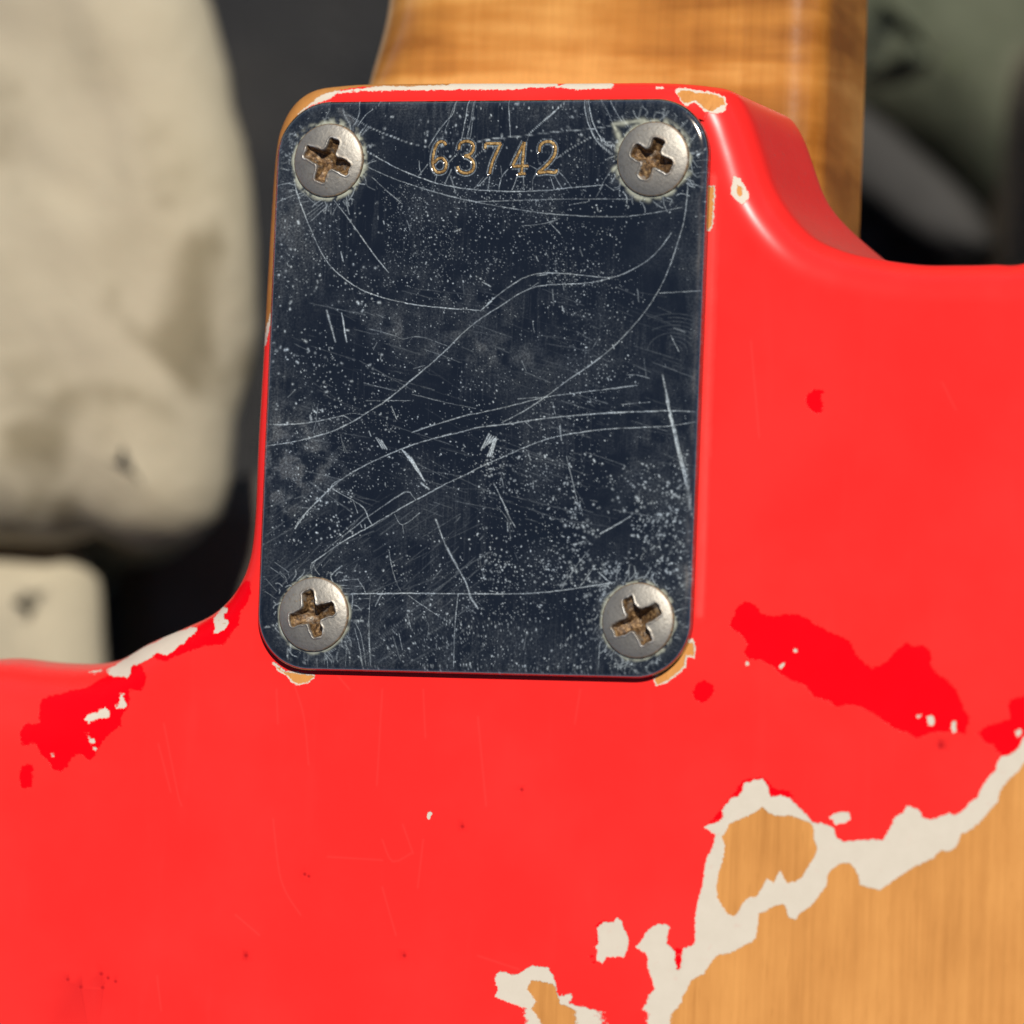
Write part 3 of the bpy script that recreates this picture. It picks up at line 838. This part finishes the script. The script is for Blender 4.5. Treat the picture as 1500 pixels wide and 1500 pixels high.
def dot(key, x_, y_, r_, val):
    stroke(key, np.array([(x_, y_), (x_+1e-3, y_)]), r_, val)
ZP = TH
def on_plate(p): return px(p, ZP)
def scratch(pts, w=.075, v=.8, fade=.45):
    P_ = catmull(on_plate(pts), .35)
    P_ = P_+rng.normal(0, .012, P_.shape)
    n_ = len(P_)
    stroke("scr", P_, w, v, fade, rag=.6)
    if n_ > 12:                                     # the cut deepens and thins along its run
        for _k in range(max(1, n_//14)):
            a_ = rng.integers(0, n_-4); b_ = min(n_, a_+rng.integers(3, 9))
            stroke("scr", P_[a_:b_]+rng.normal(0, .02, 2), w*1.5, v*.9, .5)

long_scratches = [
    (V1([(600, 250), (720, 320), (860, 380), (980, 425), (1110, 455)]), .085, .9),
    (V1([(720, 480), (800, 525), (900, 580), (1040, 640), (1200, 690), (1400, 720), (1500, 725)])+V2([(200, 730), (420, 725), (600, 705), (790, 690)]), .075, .8),
    (V1([(720, 575), (850, 635), (1000, 690), (1200, 750), (1400, 795)])+V2([(0, 800), (200, 835), (450, 870), (750, 888), (950, 885), (1130, 860), (1280, 830)]), .07, .75),
    (V1([(750, 640), (830, 715), (935, 805)]), .075, .75), (V1([(510, 785), (600, 900), (700, 1040), (780, 1150), (855, 1240)]), .08, .8),
    (V1([(260, 650), (285, 760), (320, 860), (370, 980), (430, 1110), (500, 1210), (590, 1290), (700, 1355), (850, 1405), (1050, 1445), (1250, 1465), (1430, 1478)]), .085, .95),
    (V3([(1430, 238), (1500, 175)])+V4([(60, 190), (150, 120), (260, 45), (370, 5), (500, 0), (650, 12), (830, 28)])+V2([(950, 1230), (1070, 1160), (1150, 1080), (1215, 990)]), .075, .8),
    (V3([(80, 1085), (250, 1060), (400, 1025), (520, 985), (640, 925), (760, 850), (850, 790), (1000, 670), (1180, 515), (1350, 350), (1500, 240)])+V4([(130, 215), (260, 130), (370, 85), (500, 70), (650, 65), (770, 48), (830, 30)]), .085, .95),
    (V3([(130, 950), (300, 945), (430, 925), (570, 895), (600, 910), (625, 935)]), .08, .8), (V3([(570, 895), (620, 880), (700, 890)]), .06, .5),
    (V2([(1320, 640), (1310, 800), (1290, 930), (1270, 1000), (1230, 1130), (1180, 1260), (1130, 1360), (1060, 1470)])+V4([(960, 350), (840, 470), (700, 580), (540, 690), (420, 780), (300, 860), (150, 940)]), .08, .75),
    (V4([(1360, 870), (1200, 865), (1000, 870), (800, 880), (600, 895), (400, 915), (200, 945), (0, 970)])+V3([(1300, 1000), (1150, 1035), (1000, 1080), (850, 1140), (700, 1210), (580, 1280), (490, 1350), (400, 1440), (340, 1500)])+V5([(265, 320)]), .09, .9),
    (V4([(1360, 935), (1200, 960), (1000, 970), (800, 980), (650, 1000), (520, 1020), (380, 1060), (200, 1135), (0, 1225)])+V3([(1350, 1260), (1200, 1330), (1050, 1410), (900, 1495)])+V5([(880, 220), (700, 325), (560, 405), (450, 480), (370, 535)]), .085, .9),
    (V4([(1000, 705), (800, 730), (600, 755), (420, 780), (200, 835), (0, 880)])+V3([(1350, 890), (1200, 935), (1000, 1000)]), .07, .7),
    (V4([(900, 825), (1080, 810)]), .08, .6), (V4([(1140, 125), (1250, 120), (1390, 110)]), .08, .7), (V4([(250, 790), (420, 778)]), .07, .7),
    (V4([(1160, 640), (1200, 830), (1240, 1000), (1280, 1170), (1320, 1350), (1335, 1500)])+V6([(1345, 250)]), .17, .9),
    (V4([(1185, 800), (1230, 1000), (1270, 1170), (1310, 1350)]), .12, 1.0),
    (V4([(470, 810), (485, 885)]), .08, .8), (V4([(515, 960), (525, 1050)]), .1, .7), (V4([(555, 1150), (590, 1290), (640, 1490)]), .085, .85), (V6([(640, 150), (660, 240)]), .07, .5),
    (V4([(105, 1330), (190, 1500)])+V6([(170, 190), (235, 310)]), .085, .7), (V6([(125, 180), (190, 270), (205, 380)]), .06, .4),
    (V5([(550, 730), (870, 725), (1200, 727), (1500, 728)])+V6([(250, 728), (450, 715), (640, 690), (860, 655)]), .085, .95),
    (V5([(740, 730), (730, 900), (740, 1180)]), .075, .8), (V5([(1290, 730), (1270, 930), (1262, 1190)]), .08, .8), (V5([(980, 740), (1110, 830), (1255, 920)]), .07, .75),
    (V5([(1150, 260), (1210, 420), (1280, 550), (1340, 660), (1370, 750), (1415, 820)]), .12, .7), (V5([(660, 635), (690, 680), (708, 720)]), .06, .6), (V5([(530, 650), (600, 640), (665, 635)]), .06, .7), (V5([(545, 675), (690, 680)]), .05, .5), (V5([(555, 695), (700, 697)]), .05, .5),
    (V5([(610, 890), (650, 920), (685, 1000), (710, 1170)]), .06, .7), (V5([(640, 940), (670, 1060), (690, 1180)]), .06, .7), (V5([(600, 960), (610, 1040), (610, 1180)]), .055, .55), (V5([(580, 990), (590, 1080), (580, 1190)]), .055, .5), (V5([(610, 790), (650, 762), (740, 757)]), .05, .4),
    (V5([(550, 1030), (530, 1110), (490, 1170)]), .05, .5), (V5([(500, 1060), (470, 1120), (440, 1165)]), .05, .5), (V5([(350, 1095), (345, 1180)]), .05, .5), (V5([(300, 1085), (270, 1160)]), .05, .5),
    (V5([(495, 60), (400, 150), (290, 270), (265, 320)]), .075, .85), (V5([(550, 10), (495, 60), (630, 140), (700, 190), (725, 245), (750, 295)]), .075, .85), (V5([(725, 245), (800, 190), (960, 85), (1000, 110), (1025, 140)]), .07, .75), (V5([(720, 245), (560, 370), (450, 460)]), .06, .6),
    (V5([(890, 225), (940, 295), (1050, 220)]), .07, .75), (V5([(940, 295), (950, 350)]), .06, .5), (V5([(855, 450), (870, 540), (900, 650), (930, 710)]), .09, .6), (V5([(970, 855), (995, 945)]), .08, .7), (V5([(1060, 870), (1105, 920), (1095, 1000)]), .06, .5), (V5([(920, 980), (940, 1080)]), .09, .75), (V5([(880, 990), (930, 1150)]), .06, .6),
    (V5([(630, 140), (660, 220)]), .09, .7), (V5([(110, 560), (180, 610), (220, 660)]), .06, .55), (V5([(140, 530), (220, 590), (230, 625)]), .06, .55), (V5([(70, 620), (150, 710)]), .06, .55), (V5([(60, 700), (150, 760)]), .06, .5), (V5([(60, 400), (90, 470)]), .05, .4),
    (V6([(525, 700), (570, 620), (650, 510), (700, 450)]), .075, .8), (V6([(635, 690), (740, 545)]), .075, .8), (V6([(840, 665), (760, 595)]), .12, .7), (V6([(960, 240), (860, 300), (770, 350)]), .10, .65), (V6([(765, 1040), (755, 1200)]), .075, .7), (V6([(600, 420), (660, 400)]), .12, .6),
    (V1([(665, 160), (670, 240), (640, 310)]), .075, .8), (V1([(795, 160), (790, 190), (710, 250), (660, 320)]), .075, .8), (V1([(1275, 160), (1260, 240), (1215, 290), (1160, 360), (1105, 450)]), .075, .8), (V1([(1275, 160), (1230, 290), (1190, 400)]), .06, .6), (V1([(1355, 150), (1340, 260), (1310, 410)]), .075, .85), (V1([(1390, 150), (1370, 280), (1340, 410)]), .075, .8), (V1([(1395, 150), (1380, 300), (1365, 400)]), .06, .6),
    (V1([(1100, 560), (1040, 635)]), .07, .75), (V1([(1160, 625), (1145, 670)]), .07, .7), (V1([(1250, 590), (1225, 640), (1210, 685)]), .07, .75), (V1([(1450, 640), (1390, 715)]), .07, .75), (V1([(1490, 640), (1475, 720)]), .07, .75), (V1([(1290, 490), (1225, 555)]), .07, .7), (V1([(1045, 540), (1050, 600)]), .07, .8), (V1([(1390, 430), (1440, 410), (1490, 405)]), .06, .7), (V1([(1395, 515), (1500, 420)]), .07, .7),
    (V2([(0, 420), (100, 400), (300, 380), (500, 355), (700, 340), (850, 315)]), .085, .85), (V2([(190, 150), (205, 385)]), .075, .8), (V2([(545, 170), (470, 240), (400, 300), (320, 370)]), .10, .85), (V2([(665, 150), (680, 260), (710, 350), (760, 430), (850, 500)]), .08, .85), (V2([(690, 150), (720, 290), (770, 390), (850, 460)]), .075, .8), (V2([(680, 150), (700, 280), (740, 400), (830, 480)]), .06, .6),
    (V2([(765, 150), (810, 220), (850, 310)]), .075, .75), (V2([(830, 160), (860, 220), (905, 290)]), .08, .8), (V2([(1035, 175), (1005, 280)]), .06, .6), (V2([(490, 525), (600, 450), (710, 390)]), .085, .8), (V2([(770, 710), (800, 650), (835, 600)]), .07, .5), (V2([(785, 690), (740, 770)]), .06, .5),
    (V2([(60, 640), (0, 700)]), .07, .75), (V2([(75, 640), (65, 720)]), .07, .75), (V2([(190, 590), (150, 640), (130, 720)]), .07, .8), (V2([(250, 630), (215, 720)]), .07, .8), (V2([(285, 630), (290, 720)]), .07, .8), (V2([(365, 620), (345, 660), (345, 720)]), .07, .8), (V2([(455, 640), (480, 715)]), .07, .75), (V2([(480, 630), (530, 715)]), .07, .75), (V2([(500, 600), (550, 650), (590, 710)]), .07, .75), (V2([(320, 565), (370, 590)]), .06, .6), (V2([(375, 490), (380, 540), (400, 570)]), .05, .5),
    (V2([(0, 795), (300, 785), (600, 778), (960, 780)]), .07, .65), (V2([(575, 815), (690, 795)]), .06, .6), (V2([(280, 945), (400, 935), (515, 900)]), .075, .7), (V2([(800, 685), (850, 720), (890, 710)]), .06, .6), (V2([(320, 380), (300, 430)]), .05, .6), (V2([(1350, 620), (1440, 605)]), .06, .5), (V2([(1340, 540), (1440, 530)]), .05, .4),
    (V1([(150, 800), (230, 765), (310, 740)]), .08, .75), (V1([(150, 695), (270, 665)]), .075, .7), (V1([(340, 880), (440, 800)]), .075, .8), (V1([(360, 920), (470, 820)]), .075, .8), (V1([(355, 890), (450, 815)]), .05, .5), (V1([(165, 465), (240, 520)]), .06, .6), (V1([(180, 590), (260, 595)]), .05, .5), (V1([(690, 370), (720, 330)]), .06, .6),
    (V3([(1080, 480), (1200, 520), (1300, 560)]), .08, .4), (V3([(700, 690), (900, 740)]), .07, .45), (V3([(1000, 760), (1200, 810), (1400, 850)]), .06, .4), (V3([(730, 350), (900, 395), (940, 415), (1050, 400), (1230, 460)]), .08, .45), (V3([(1010, 600), (1080, 580)]), .07, .5), (V3([(760, 480), (780, 435)]), .07, .5), (V3([(710, 800), (990, 800)]), .05, .5),
    (V3([(410, 820), (400, 920), (380, 1000)]), .06, .4), (V4([(380, 60), (310, 110)]), .06, .4), (V4([(940, 640), (1000, 640), (1075, 660)]), .09, .5), (V4([(1230, 345), (1300, 370)]), .10, .4),
]
for p_, w_, v_ in long_scratches:
    scratch(p_, w_*(.34 if w_ < .1 else .55)*rng.uniform(.85, 1.25), min(1.0, v_*rng.uniform(.75, 1.2)), .6)
# clusters of parallel short cuts
def cluster(pt_list, w=.055, v=.75):
    for p_ in pt_list: scratch(p_, w, v, .3)
cluster([V3([(940+14*k, 1110+12*k), (1040+10*k, 1250+14*k)]) for k in range(5)], .06, .8)
cluster([V3([(1060, 1320), (1105, 1355)])], .09, .8)
cluster([V3([(775+16*k, 1035+6*k), (815+14*k, 1100+3*k)]) for k in range(3)])
cluster([V4([(20+18*k, 1110-14*k), (70+14*k, 1010+8*k)]) for k in range(5)]+[V4([(60+12*k, 1150), (105+6*k, 1040)]) for k in range(3)], .06, .85)
cluster([V3([(465, 235), (520, 430)])], .09, .45); cluster([V3([(560, 250), (590, 430)])], .06, .8)
for k in range(95):                              # short, near-upright nicks
    x_, y_ = rng.uniform(400, 1015), rng.uniform(230, 970)
    L_ = 4+30*rng.random()**2.5; a_ = math.radians(rng.normal(78, 8)) if rng.random() < .7 else rng.uniform(0, 3.14)
    scratch(ID([(x_, y_), (x_+L_*math.cos(a_), y_+L_*math.sin(a_))]), rng.uniform(.025, .055), .1+.8*rng.random()**1.6, .5)
for k in range(260):                              # faint brushed wipe marks, running down to the right
    x_, y_ = rng.uniform(420, 1000), rng.uniform(420, 760)
    L_ = 10+90*rng.random()**2; a_ = math.radians(rng.normal(17, 7))
    scratch(ID([(x_, y_), (x_+L_*math.cos(a_), y_+L_*math.sin(a_))]), .03+.03*rng.random(), .02+.16*rng.random()**2.5, .6)
for k in range(220):                              # faint marks running down to the left
    x_, y_ = rng.uniform(400, 720), rng.uniform(720, 960)
    L_ = 10+100*rng.random()**2; a_ = math.radians(rng.normal(145, 7))
    scratch(ID([(x_, y_), (x_+L_*math.cos(a_), y_+L_*math.sin(a_))]), .03+.03*rng.random(), .02+.15*rng.random()**2.5, .6)
# specks
def spray(nn, x0, x1, y0, y1, r0_, r1, v0, v1, thr=.45, scale=90, seed=1):
    k = 0; tries = 0
    while k < nn and tries < nn*8:
        tries += 1
        x_, y_ = rng.uniform(x0, x1), rng.uniform(y0, y1)
        if fbm(np.array([x_/scale]), np.array([y_/scale]), seed)[0] < thr+.15*(rng.random()-.5): continue
        p_ = on_plate([(x_, y_)])[0]
        r_ = r0_+(r1-r0_)*rng.random()**2.2
        if rng.random() < .25:
            a_ = rng.uniform(0, 3.14); l_ = r_*rng.uniform(1, 2.5)
            stroke("scr", np.array([p_, p_+l_*np.array([math.cos(a_), math.sin(a_)])]), r_, rng.uniform(v0, v1))
        else:
            dot("scr", p_[0], p_[1], r_, v0*.6+(v1-v0*.6)*rng.random()**1.8)
        k += 1
spray(5200, 395, 1035, 155, 985, .02, .06, .15, 1.0, .46, 110, 1)
spray(1900, 420, 900, 330, 720, .022, .055, .3, 1.0, .44, 70, 2)
spray(1200, 560, 860, 270, 420, .02, .05, .3, 1.0, .44, 50, 8)
spray(260, 395, 560, 290, 620, .05, .14, .25, .75, .45, 60, 3)
spray(900, 700, 1010, 660, 860, .035, .11, .2, .75, .45, 70, 4)
spray(260, 820, 1012, 700, 880, .08, .17, .25, .6, .45, 60, 5)
spray(800, 560, 900, 780, 970, .025, .085, .25, .9, .47, 70, 6)
spray(110, 430, 520, 715, 800, .05, .10, .5, .9, .40, 60, 7)
spray(130, 560, 900, 150, 240, .04, .14, .25, .7, .45, 40, 9)
spray(220, 530, 990, 972, 992, .04, .09, .4, 1.0, .40, 40, 10)
# haze: smudges, painted edge reflection
X_, Y_ = np.meshgrid(np.arange(RW)*CELL-26.5, np.arange(RH)*CELL-33.0)
hz = smooth(.46, .74, fbm(X_/7, Y_/5, 21, 5))*.20
def blob(xp, yp, sx, sy, val, rot=0, seed=0, thr=(.35, .7)):
    c_ = on_plate([(xp, yp)])[0]
    dx_, dy_ = X_-c_[0], Y_-c_[1]
    ca, sa = math.cos(rot), math.sin(rot)
    a_, b_ = (dx_*ca+dy_*sa)/sx, (-dx_*sa+dy_*ca)/sy
    return val*np.exp(-(a_*a_+b_*b_))*smooth(thr[0], thr[1], fbm(X_/1.4+seed, Y_/1.4, 31+seed, 5))
hz += blob(430, 690, 5.5, 4.5, 1.2, .5, 1)
hz += blob(415, 640, 4.0, 6.0, .6, 0, 1)
hz += blob(620, 490, 11, 2.2, .75, -.28, 2) + blob(760, 520, 4, 1.4, .6, -.3, 3) + blob(690, 440, 14, 3, .35, -.25, 5)
hz += blob(420, 330, 3, 10, .45, 0, 4, (.2, .7)) + blob(1000, 880, 4, 5, .5, 0, 6) + blob(960, 650, 6, 10, .25, 0, 7)
hz += blob(560, 880, 9, 7, .35, 0, 8)
ed_ = np.minimum(25.4-np.abs(X_), 31.75-np.abs(Y_))
hz += .45*np.exp(-np.maximum(ed_, 0)/2.2)*smooth(.3, .65, fbm(X_*1.8, Y_*.45, 71, 4))  # bluish sky reflection along the plate's rim, painted in as haze
hz += .22*smooth(.5, .75, fbm(X_*5.0, Y_*.22, 73, 3))*smooth(.4, .65, fbm(X_/6, Y_/6, 74, 3))
ras["haze"][:] = np.clip(hz, 0, 1.2)
# swirl of fine arcs near the right edge
for k in range(9):
    c_ = on_plate([(985, 515)])[0]; r_ = .8+.42*k
    a0 = rng.uniform(-.6, .4); aa = np.linspace(a0, a0+rng.uniform(1.2, 3.0), 14)
    stroke("scr", c_+np.column_stack([r_*1.4*np.cos(aa), r_*np.sin(aa)]), .05, .07, .4)
# screws' corroded halos
screw_px = [(482, 235), (957, 233), (460, 900), (935, 909)]
screw_ang = [-21, -23, 17, 27]
SCR = [on_plate([p_])[0] for p_ in screw_px]
RS = 4.1
for k, c_ in enumerate(SCR):
    dx_, dy_ = X_-c_[0], Y_-c_[1]
    rr_ = np.hypot(dx_, dy_); th = np.arctan2(dy_, dx_)
    nz = fbm(np.cos(th)*3+rr_*.6+k*9, np.sin(th)*3+k*5, 40+k, 5)
    ext = [.75, .62, .45, .45][k]
    ring = smooth(RS+ext*2.0*nz, RS+.05, rr_)*smooth(.30, .52, fbm(X_*1.6+k*3, Y_*1.6, 60+k, 4))
    ras["cor"] = np.maximum(ras["cor"], np.clip(ring*[.75, .65, .55, .6][k], 0, 1).astype(np.float32))
    ras["haze"] = np.maximum(ras["haze"], (.55*smooth(RS+2.4, RS, rr_)*smooth(.3, .6, nz)).astype(np.float32))
    for j in range(46):                             # fine curls and rays about the screw
        a_ = rng.uniform(0, 6.28); r_ = RS+rng.uniform(.05, 1.0); L_ = rng.uniform(.4, 1.7)
        p0_ = c_+r_*np.array([math.cos(a_), math.sin(a_)])
        b_ = a_+rng.normal(0, .7)
        p1_ = p0_+L_*np.array([math.cos(b_), math.sin(b_)]); pm = (p0_+p1_)/2+rng.normal(0, .18, 2)
        stroke("scr", catmull([p0_, pm, p1_], .12), .045, rng.uniform(.2, .65), .4)
# pale waxy residue by the upper right screw
for p_ in [[(898, 182), (914, 180), (944, 177), (930, 190)], [(898, 182), (905, 196), (908, 205)], [(897, 250), (903, 244)], [(990, 270), (1002, 262), (1010, 253)], [(930, 288), (950, 292)]]:
    stroke("cor", catmull(on_plate(p_), .2), .22, .75, .5, rag=.8)
for p_ in [[(498, 162), (512, 175)], [(505, 168), (520, 180)]]:
    stroke("haze", catmull(on_plate(p_), .2), .5, 1.0)
# stamped digits
digits = [
    ("6", [V1([(1212, 440), (1200, 422), (1180, 418), (1160, 430), (1142, 465), (1131, 520), (1131, 570), (1145, 600), (1170, 612), (1200, 602), (1213, 575), (1210, 545), (1187, 522), (1160, 528), (1138, 552)])]),
    ("3", [V1([(1293, 468), (1300, 435), (1325, 418), (1360, 418), (1384, 440), (1382, 475), (1360, 500), (1332, 508), (1365, 520), (1385, 550), (1385, 588), (1360, 612), (1325, 615), (1295, 600), (1285, 572)])]),
    ("7", [V2([(44, 462), (46, 430)]), V2([(46, 430), (95, 430), (143, 430)]), V2([(143, 430), (110, 500), (86, 560), (72, 620)])]),
    ("4", [V2([(290, 420), (250, 500), (216, 572)]), V2([(216, 574), (265, 572), (312, 570)]), V2([(290, 420), (282, 520), (272, 620)]), V2([(252, 621), (295, 620)])]),
    ("2", [V2([(385, 482), (390, 445), (415, 422), (455, 420), (484, 448), (480, 500), (450, 545), (412, 585), (378, 614), (430, 608), (486, 612), (490, 592)])]),
]
for _, strokes_ in digits:
    for s_ in strokes_:
        P_ = catmull(on_plate(s_), .12)
        stroke("dep", P_, .20, 1.0)
        for sg in (.30, -.30):
            tg = np.gradient(P_, axis=0); tg /= np.linalg.norm(tg, axis=1)[:, None]+1e-9
            stroke("scr", P_+sg*np.column_stack([-tg[:, 1], tg[:, 0]]), .045, .55, .7)

def sample(A, x_, y_):
    fx = np.clip((x_+26.5)/CELL, 0, RW-1.001); fy = np.clip((y_+33.0)/CELL, 0, RH-1.001)
    i, j = fy.astype(int), fx.astype(int); a, b = fy-i, fx-j
    return A[i, j]*(1-a)*(1-b)+A[i, j+1]*(1-a)*b+A[i+1, j]*a*(1-b)+A[i+1, j+1]*a*b
# slight cupping of the thin plate toward each screw
cup = sum(.05*np.exp(-((PX-c_[0])**2+(PY-c_[1])**2)/5.2**2) for c_ in SCR)
hole = np.max([smooth(RS-.35, RS-.6, np.hypot(PX-c_[0], PY-c_[1])) for c_ in SCR], axis=0)
PZ = TH-cup-.13*sample(ras["dep"], PX, PY)-1.22*hole
edge_d = np.minimum(wrow[:, None]-np.abs(PX), hh-np.abs(PY))
pv = [np.column_stack([PX.ravel(), PY.ravel(), PZ.ravel()])]
ii, jj = np.meshgrid(np.arange(NR-1), np.arange(NC-1), indexing='ij')
base = (ii*NC+jj).ravel()
pq = [np.column_stack([base, base+NC, base+NC+1, base+1])]
# boundary loop: top row (right to left), left column down, bottom row, right column up = CCW
loop = np.concatenate([np.arange(NC-1, -1, -1), np.arange(1, NR)*NC, (NR-1)*NC+np.arange(1, NC), (np.arange(NR-2, 0, -1))*NC+NC-1])
LP = pv[0][loop, :2]
cc = np.column_stack([np.clip(LP[:, 0], -(hw-rc), hw-rc), np.clip(LP[:, 1], -(hh-rc), hh-rc)])
nn = LP-cc; nn /= np.linalg.norm(nn, axis=1)[:, None]+1e-9
nl = len(loop)
prev = loop
start = NR*NC
for k in range(1, 8):
    a = math.pi/2*min(k, 6)/6
    z = np.full(nl, TH-ERZ*(1-math.cos(a))) if k <= 6 else np.full(nl, .03)
    if k <= 6: z = z-(TH-pv[0][loop, 2])*(1-math.sin(a))
    ring = np.column_stack([LP+nn*ER*math.sin(a), z])
    pv.append(ring)
    cur = start+np.arange(nl)
    pq.append(np.column_stack([prev, cur, np.roll(cur, -1), np.roll(prev, -1)]))
    prev = cur; start += nl
cidx = start
pv.append(np.array([[0, 0, .03]]))
pt = np.column_stack([prev, np.full(nl, cidx), np.roll(prev, -1)])
PVS = np.concatenate(pv)
wear = np.column_stack([sample(ras[k_], PVS[:, 0], PVS[:, 1]) for k_ in ("scr", "haze", "cor")])
bev = np.arange(len(PVS)) >= NR*NC
wear[bev, 0] *= .6
plate = fast_mesh("neck_plate", PVS, np.concatenate(pq), pt, M_PLATE, guitar)
plate.location = UP45
attr3(plate, "wear", np.clip(wear, 0, 1))
tag(plate, "scratched chrome neck plate stamped 63742")

# brown fill lying in the stamped digits
for name_, strokes_ in digits:
    dv, df = [], []
    for s_ in strokes_:
        P_ = catmull(on_plate(s_), .10)
        tg = np.gradient(P_, axis=0); tg /= np.linalg.norm(tg, axis=1)[:, None]+1e-9
        nr_ = np.column_stack([-tg[:, 1], tg[:, 0]])
        b0 = len(dv)
        for k in range(len(P_)):
            w_ = .17*(1+.3*(rng.random()-.5))*(0.75 if k in (0, len(P_)-1) else 1)
            for s2, zz in ((-1, -.055), (-.4, -.035), (.4, -.035), (1, -.055), (.5, -.10), (-.5, -.10)):
                q_ = P_[k]+nr_[k]*s2*w_
                dv.append((q_[0], q_[1], TH+zz))
        for k in range(len(P_)-1):
            for s2 in range(6):
                s3 = (s2+1) % 6
                df.append((b0+6*k+s2, b0+6*k+s3, b0+6*(k+1)+s3, b0+6*(k+1)+s2))
        df.append(tuple(b0+i for i in range(6))[::-1]); df.append(tuple(b0+6*(len(P_)-1)+i for i in range(6)))
    d_ = link("stamped_digit", dv, df, M_FILL, plate)
    d_["label"] = "brown filled stamped digit " + name_

# --- screws: oval heads with a worn cross recess
def make_screw(seed, filled=False):
    N = 150
    uu = np.linspace(-1, 1, N)
    A, B = np.meshgrid(uu, uu)
    # square -> disc
    DX = A*np.sqrt(1-B*B/2)*RS; DY = B*np.sqrt(1-A*A/2)*RS
    rho = np.hypot(DX, DY)
    dome = .10+.78*np.sqrt(np.maximum(1-(rho/(RS*1.03))**2, 0))**1.25
    wob = .36*(fbm(DX*1.3+seed*7, DY*1.3, seed)-.5)
    def arm(a, b, L, w0):
        w = w0-.10*np.abs(a)/2.4
        qx, qy = np.abs(a)-(L-.34), np.abs(b)-(w-.34)
        return .34-(np.hypot(np.maximum(qx, 0), np.maximum(qy, 0))+np.minimum(np.maximum(qx, qy), 0))
    wx = .48*(fbm(DX*1.1+seed*5, DY*1.1, seed+20)-.5); wy = .48*(fbm(DX*1.1, DY*1.1+seed*3, seed+21)-.5)
    d1, d2 = arm(DX+wob, DY+wy, 2.72+.22*math.sin(seed*2.1), .84), arm(DY+wob, DX+wx, 2.60+.22*math.cos(seed*1.7), .80)
    k_ = .42
    hh_ = np.maximum(k_-np.abs(d1-d2), 0)/k_
    d = np.maximum(d1, d2)+hh_*hh_*k_*.25
    fl = (.62+1.25*(1-np.clip(rho/2.5, 0, 1)))*(1+.25*(fbm(DX*2, DY*2+seed, seed+3)-.5))
    if filled:
        fl = np.where((DY < -.7) & (np.abs(DX) < .9), .28, fl)
    dep = np.clip((d+.01)/.34, 0, 1)**.9*fl
    burr = .07*np.exp(-((d+.09)/.09)**2)*(.3+1.2*fbm(DX*1.8+seed, DY*1.8, seed+5))
    Zs = dome-dep+burr+.02*(fbm(DX*4, DY*4, seed+8)-.5)
    inrec = smooth(-.01, .10, d)
    rim = smooth(RS*.955, RS*.985, rho)
    near = smooth(-.5, -.02, d)*.42*smooth(.4, .7, fbm(DX*1.4, DY*1.4+seed*3, seed+11))
    rust = np.clip(np.maximum(np.maximum(inrec, rim*.8), near), 0, 1)
    bright = np.clip(np.exp(-((d+.06)/.06)**2)*.8*smooth(.42, .68, fbm(DX*1.2+seed*9, DY*1.2, seed+13)), 0, 1)
    v = np.column_stack([DX.ravel(), DY.ravel(), Zs.ravel()])
    ii, jj = np.meshgrid(np.arange(N-1), np.arange(N-1), indexing='ij')
    b_ = (ii*N+jj).ravel()
    q = [np.column_stack([b_, b_+1, b_+N+1, b_+N])]
    lp = np.concatenate([np.arange(N), np.arange(1, N)*N+N-1, (N-1)*N+np.arange(N-2, -1, -1), np.arange(N-2, 0, -1)*N])
    prev = lp; st = N*N; vs = [v]
    for (sc_, z_) in ((1.012, .02), (1.0, -.10), (.55, -1.0)):
        vs.append(np.column_stack([v[lp, 0]*sc_, v[lp, 1]*sc_, np.full(len(lp), z_)]))
        cur = st+np.arange(len(lp))
        q.append(np.column_stack([prev, cur, np.roll(cur, -1), np.roll(prev, -1)]))
        prev = cur; st += len(lp)
    vs.append(np.array([[0, 0, -1.0]]))
    tr = np.column_stack([prev, np.full(len(lp), st), np.roll(prev, -1)])
    v = np.concatenate(vs)
    ru = np.zeros((len(v), 3)); ru[:N*N, 0] = rust.ravel(); ru[:N*N, 1] = bright.ravel(); ru[N*N:, 0] = .9
    return v, np.concatenate(q), tr, ru
for k, c_ in enumerate(SCR):
    v, q, tr, ru = make_screw(k+1, k == 1)
    s_ = fast_mesh("screw", v, q, tr, M_SCREW, plate)
    s_.location = Vector((c_[0], c_[1], TH-.05))*MM
    s_.rotation_euler = (0, 0, math.radians(screw_ang[k]))
    attr3(s_, "rust", ru)
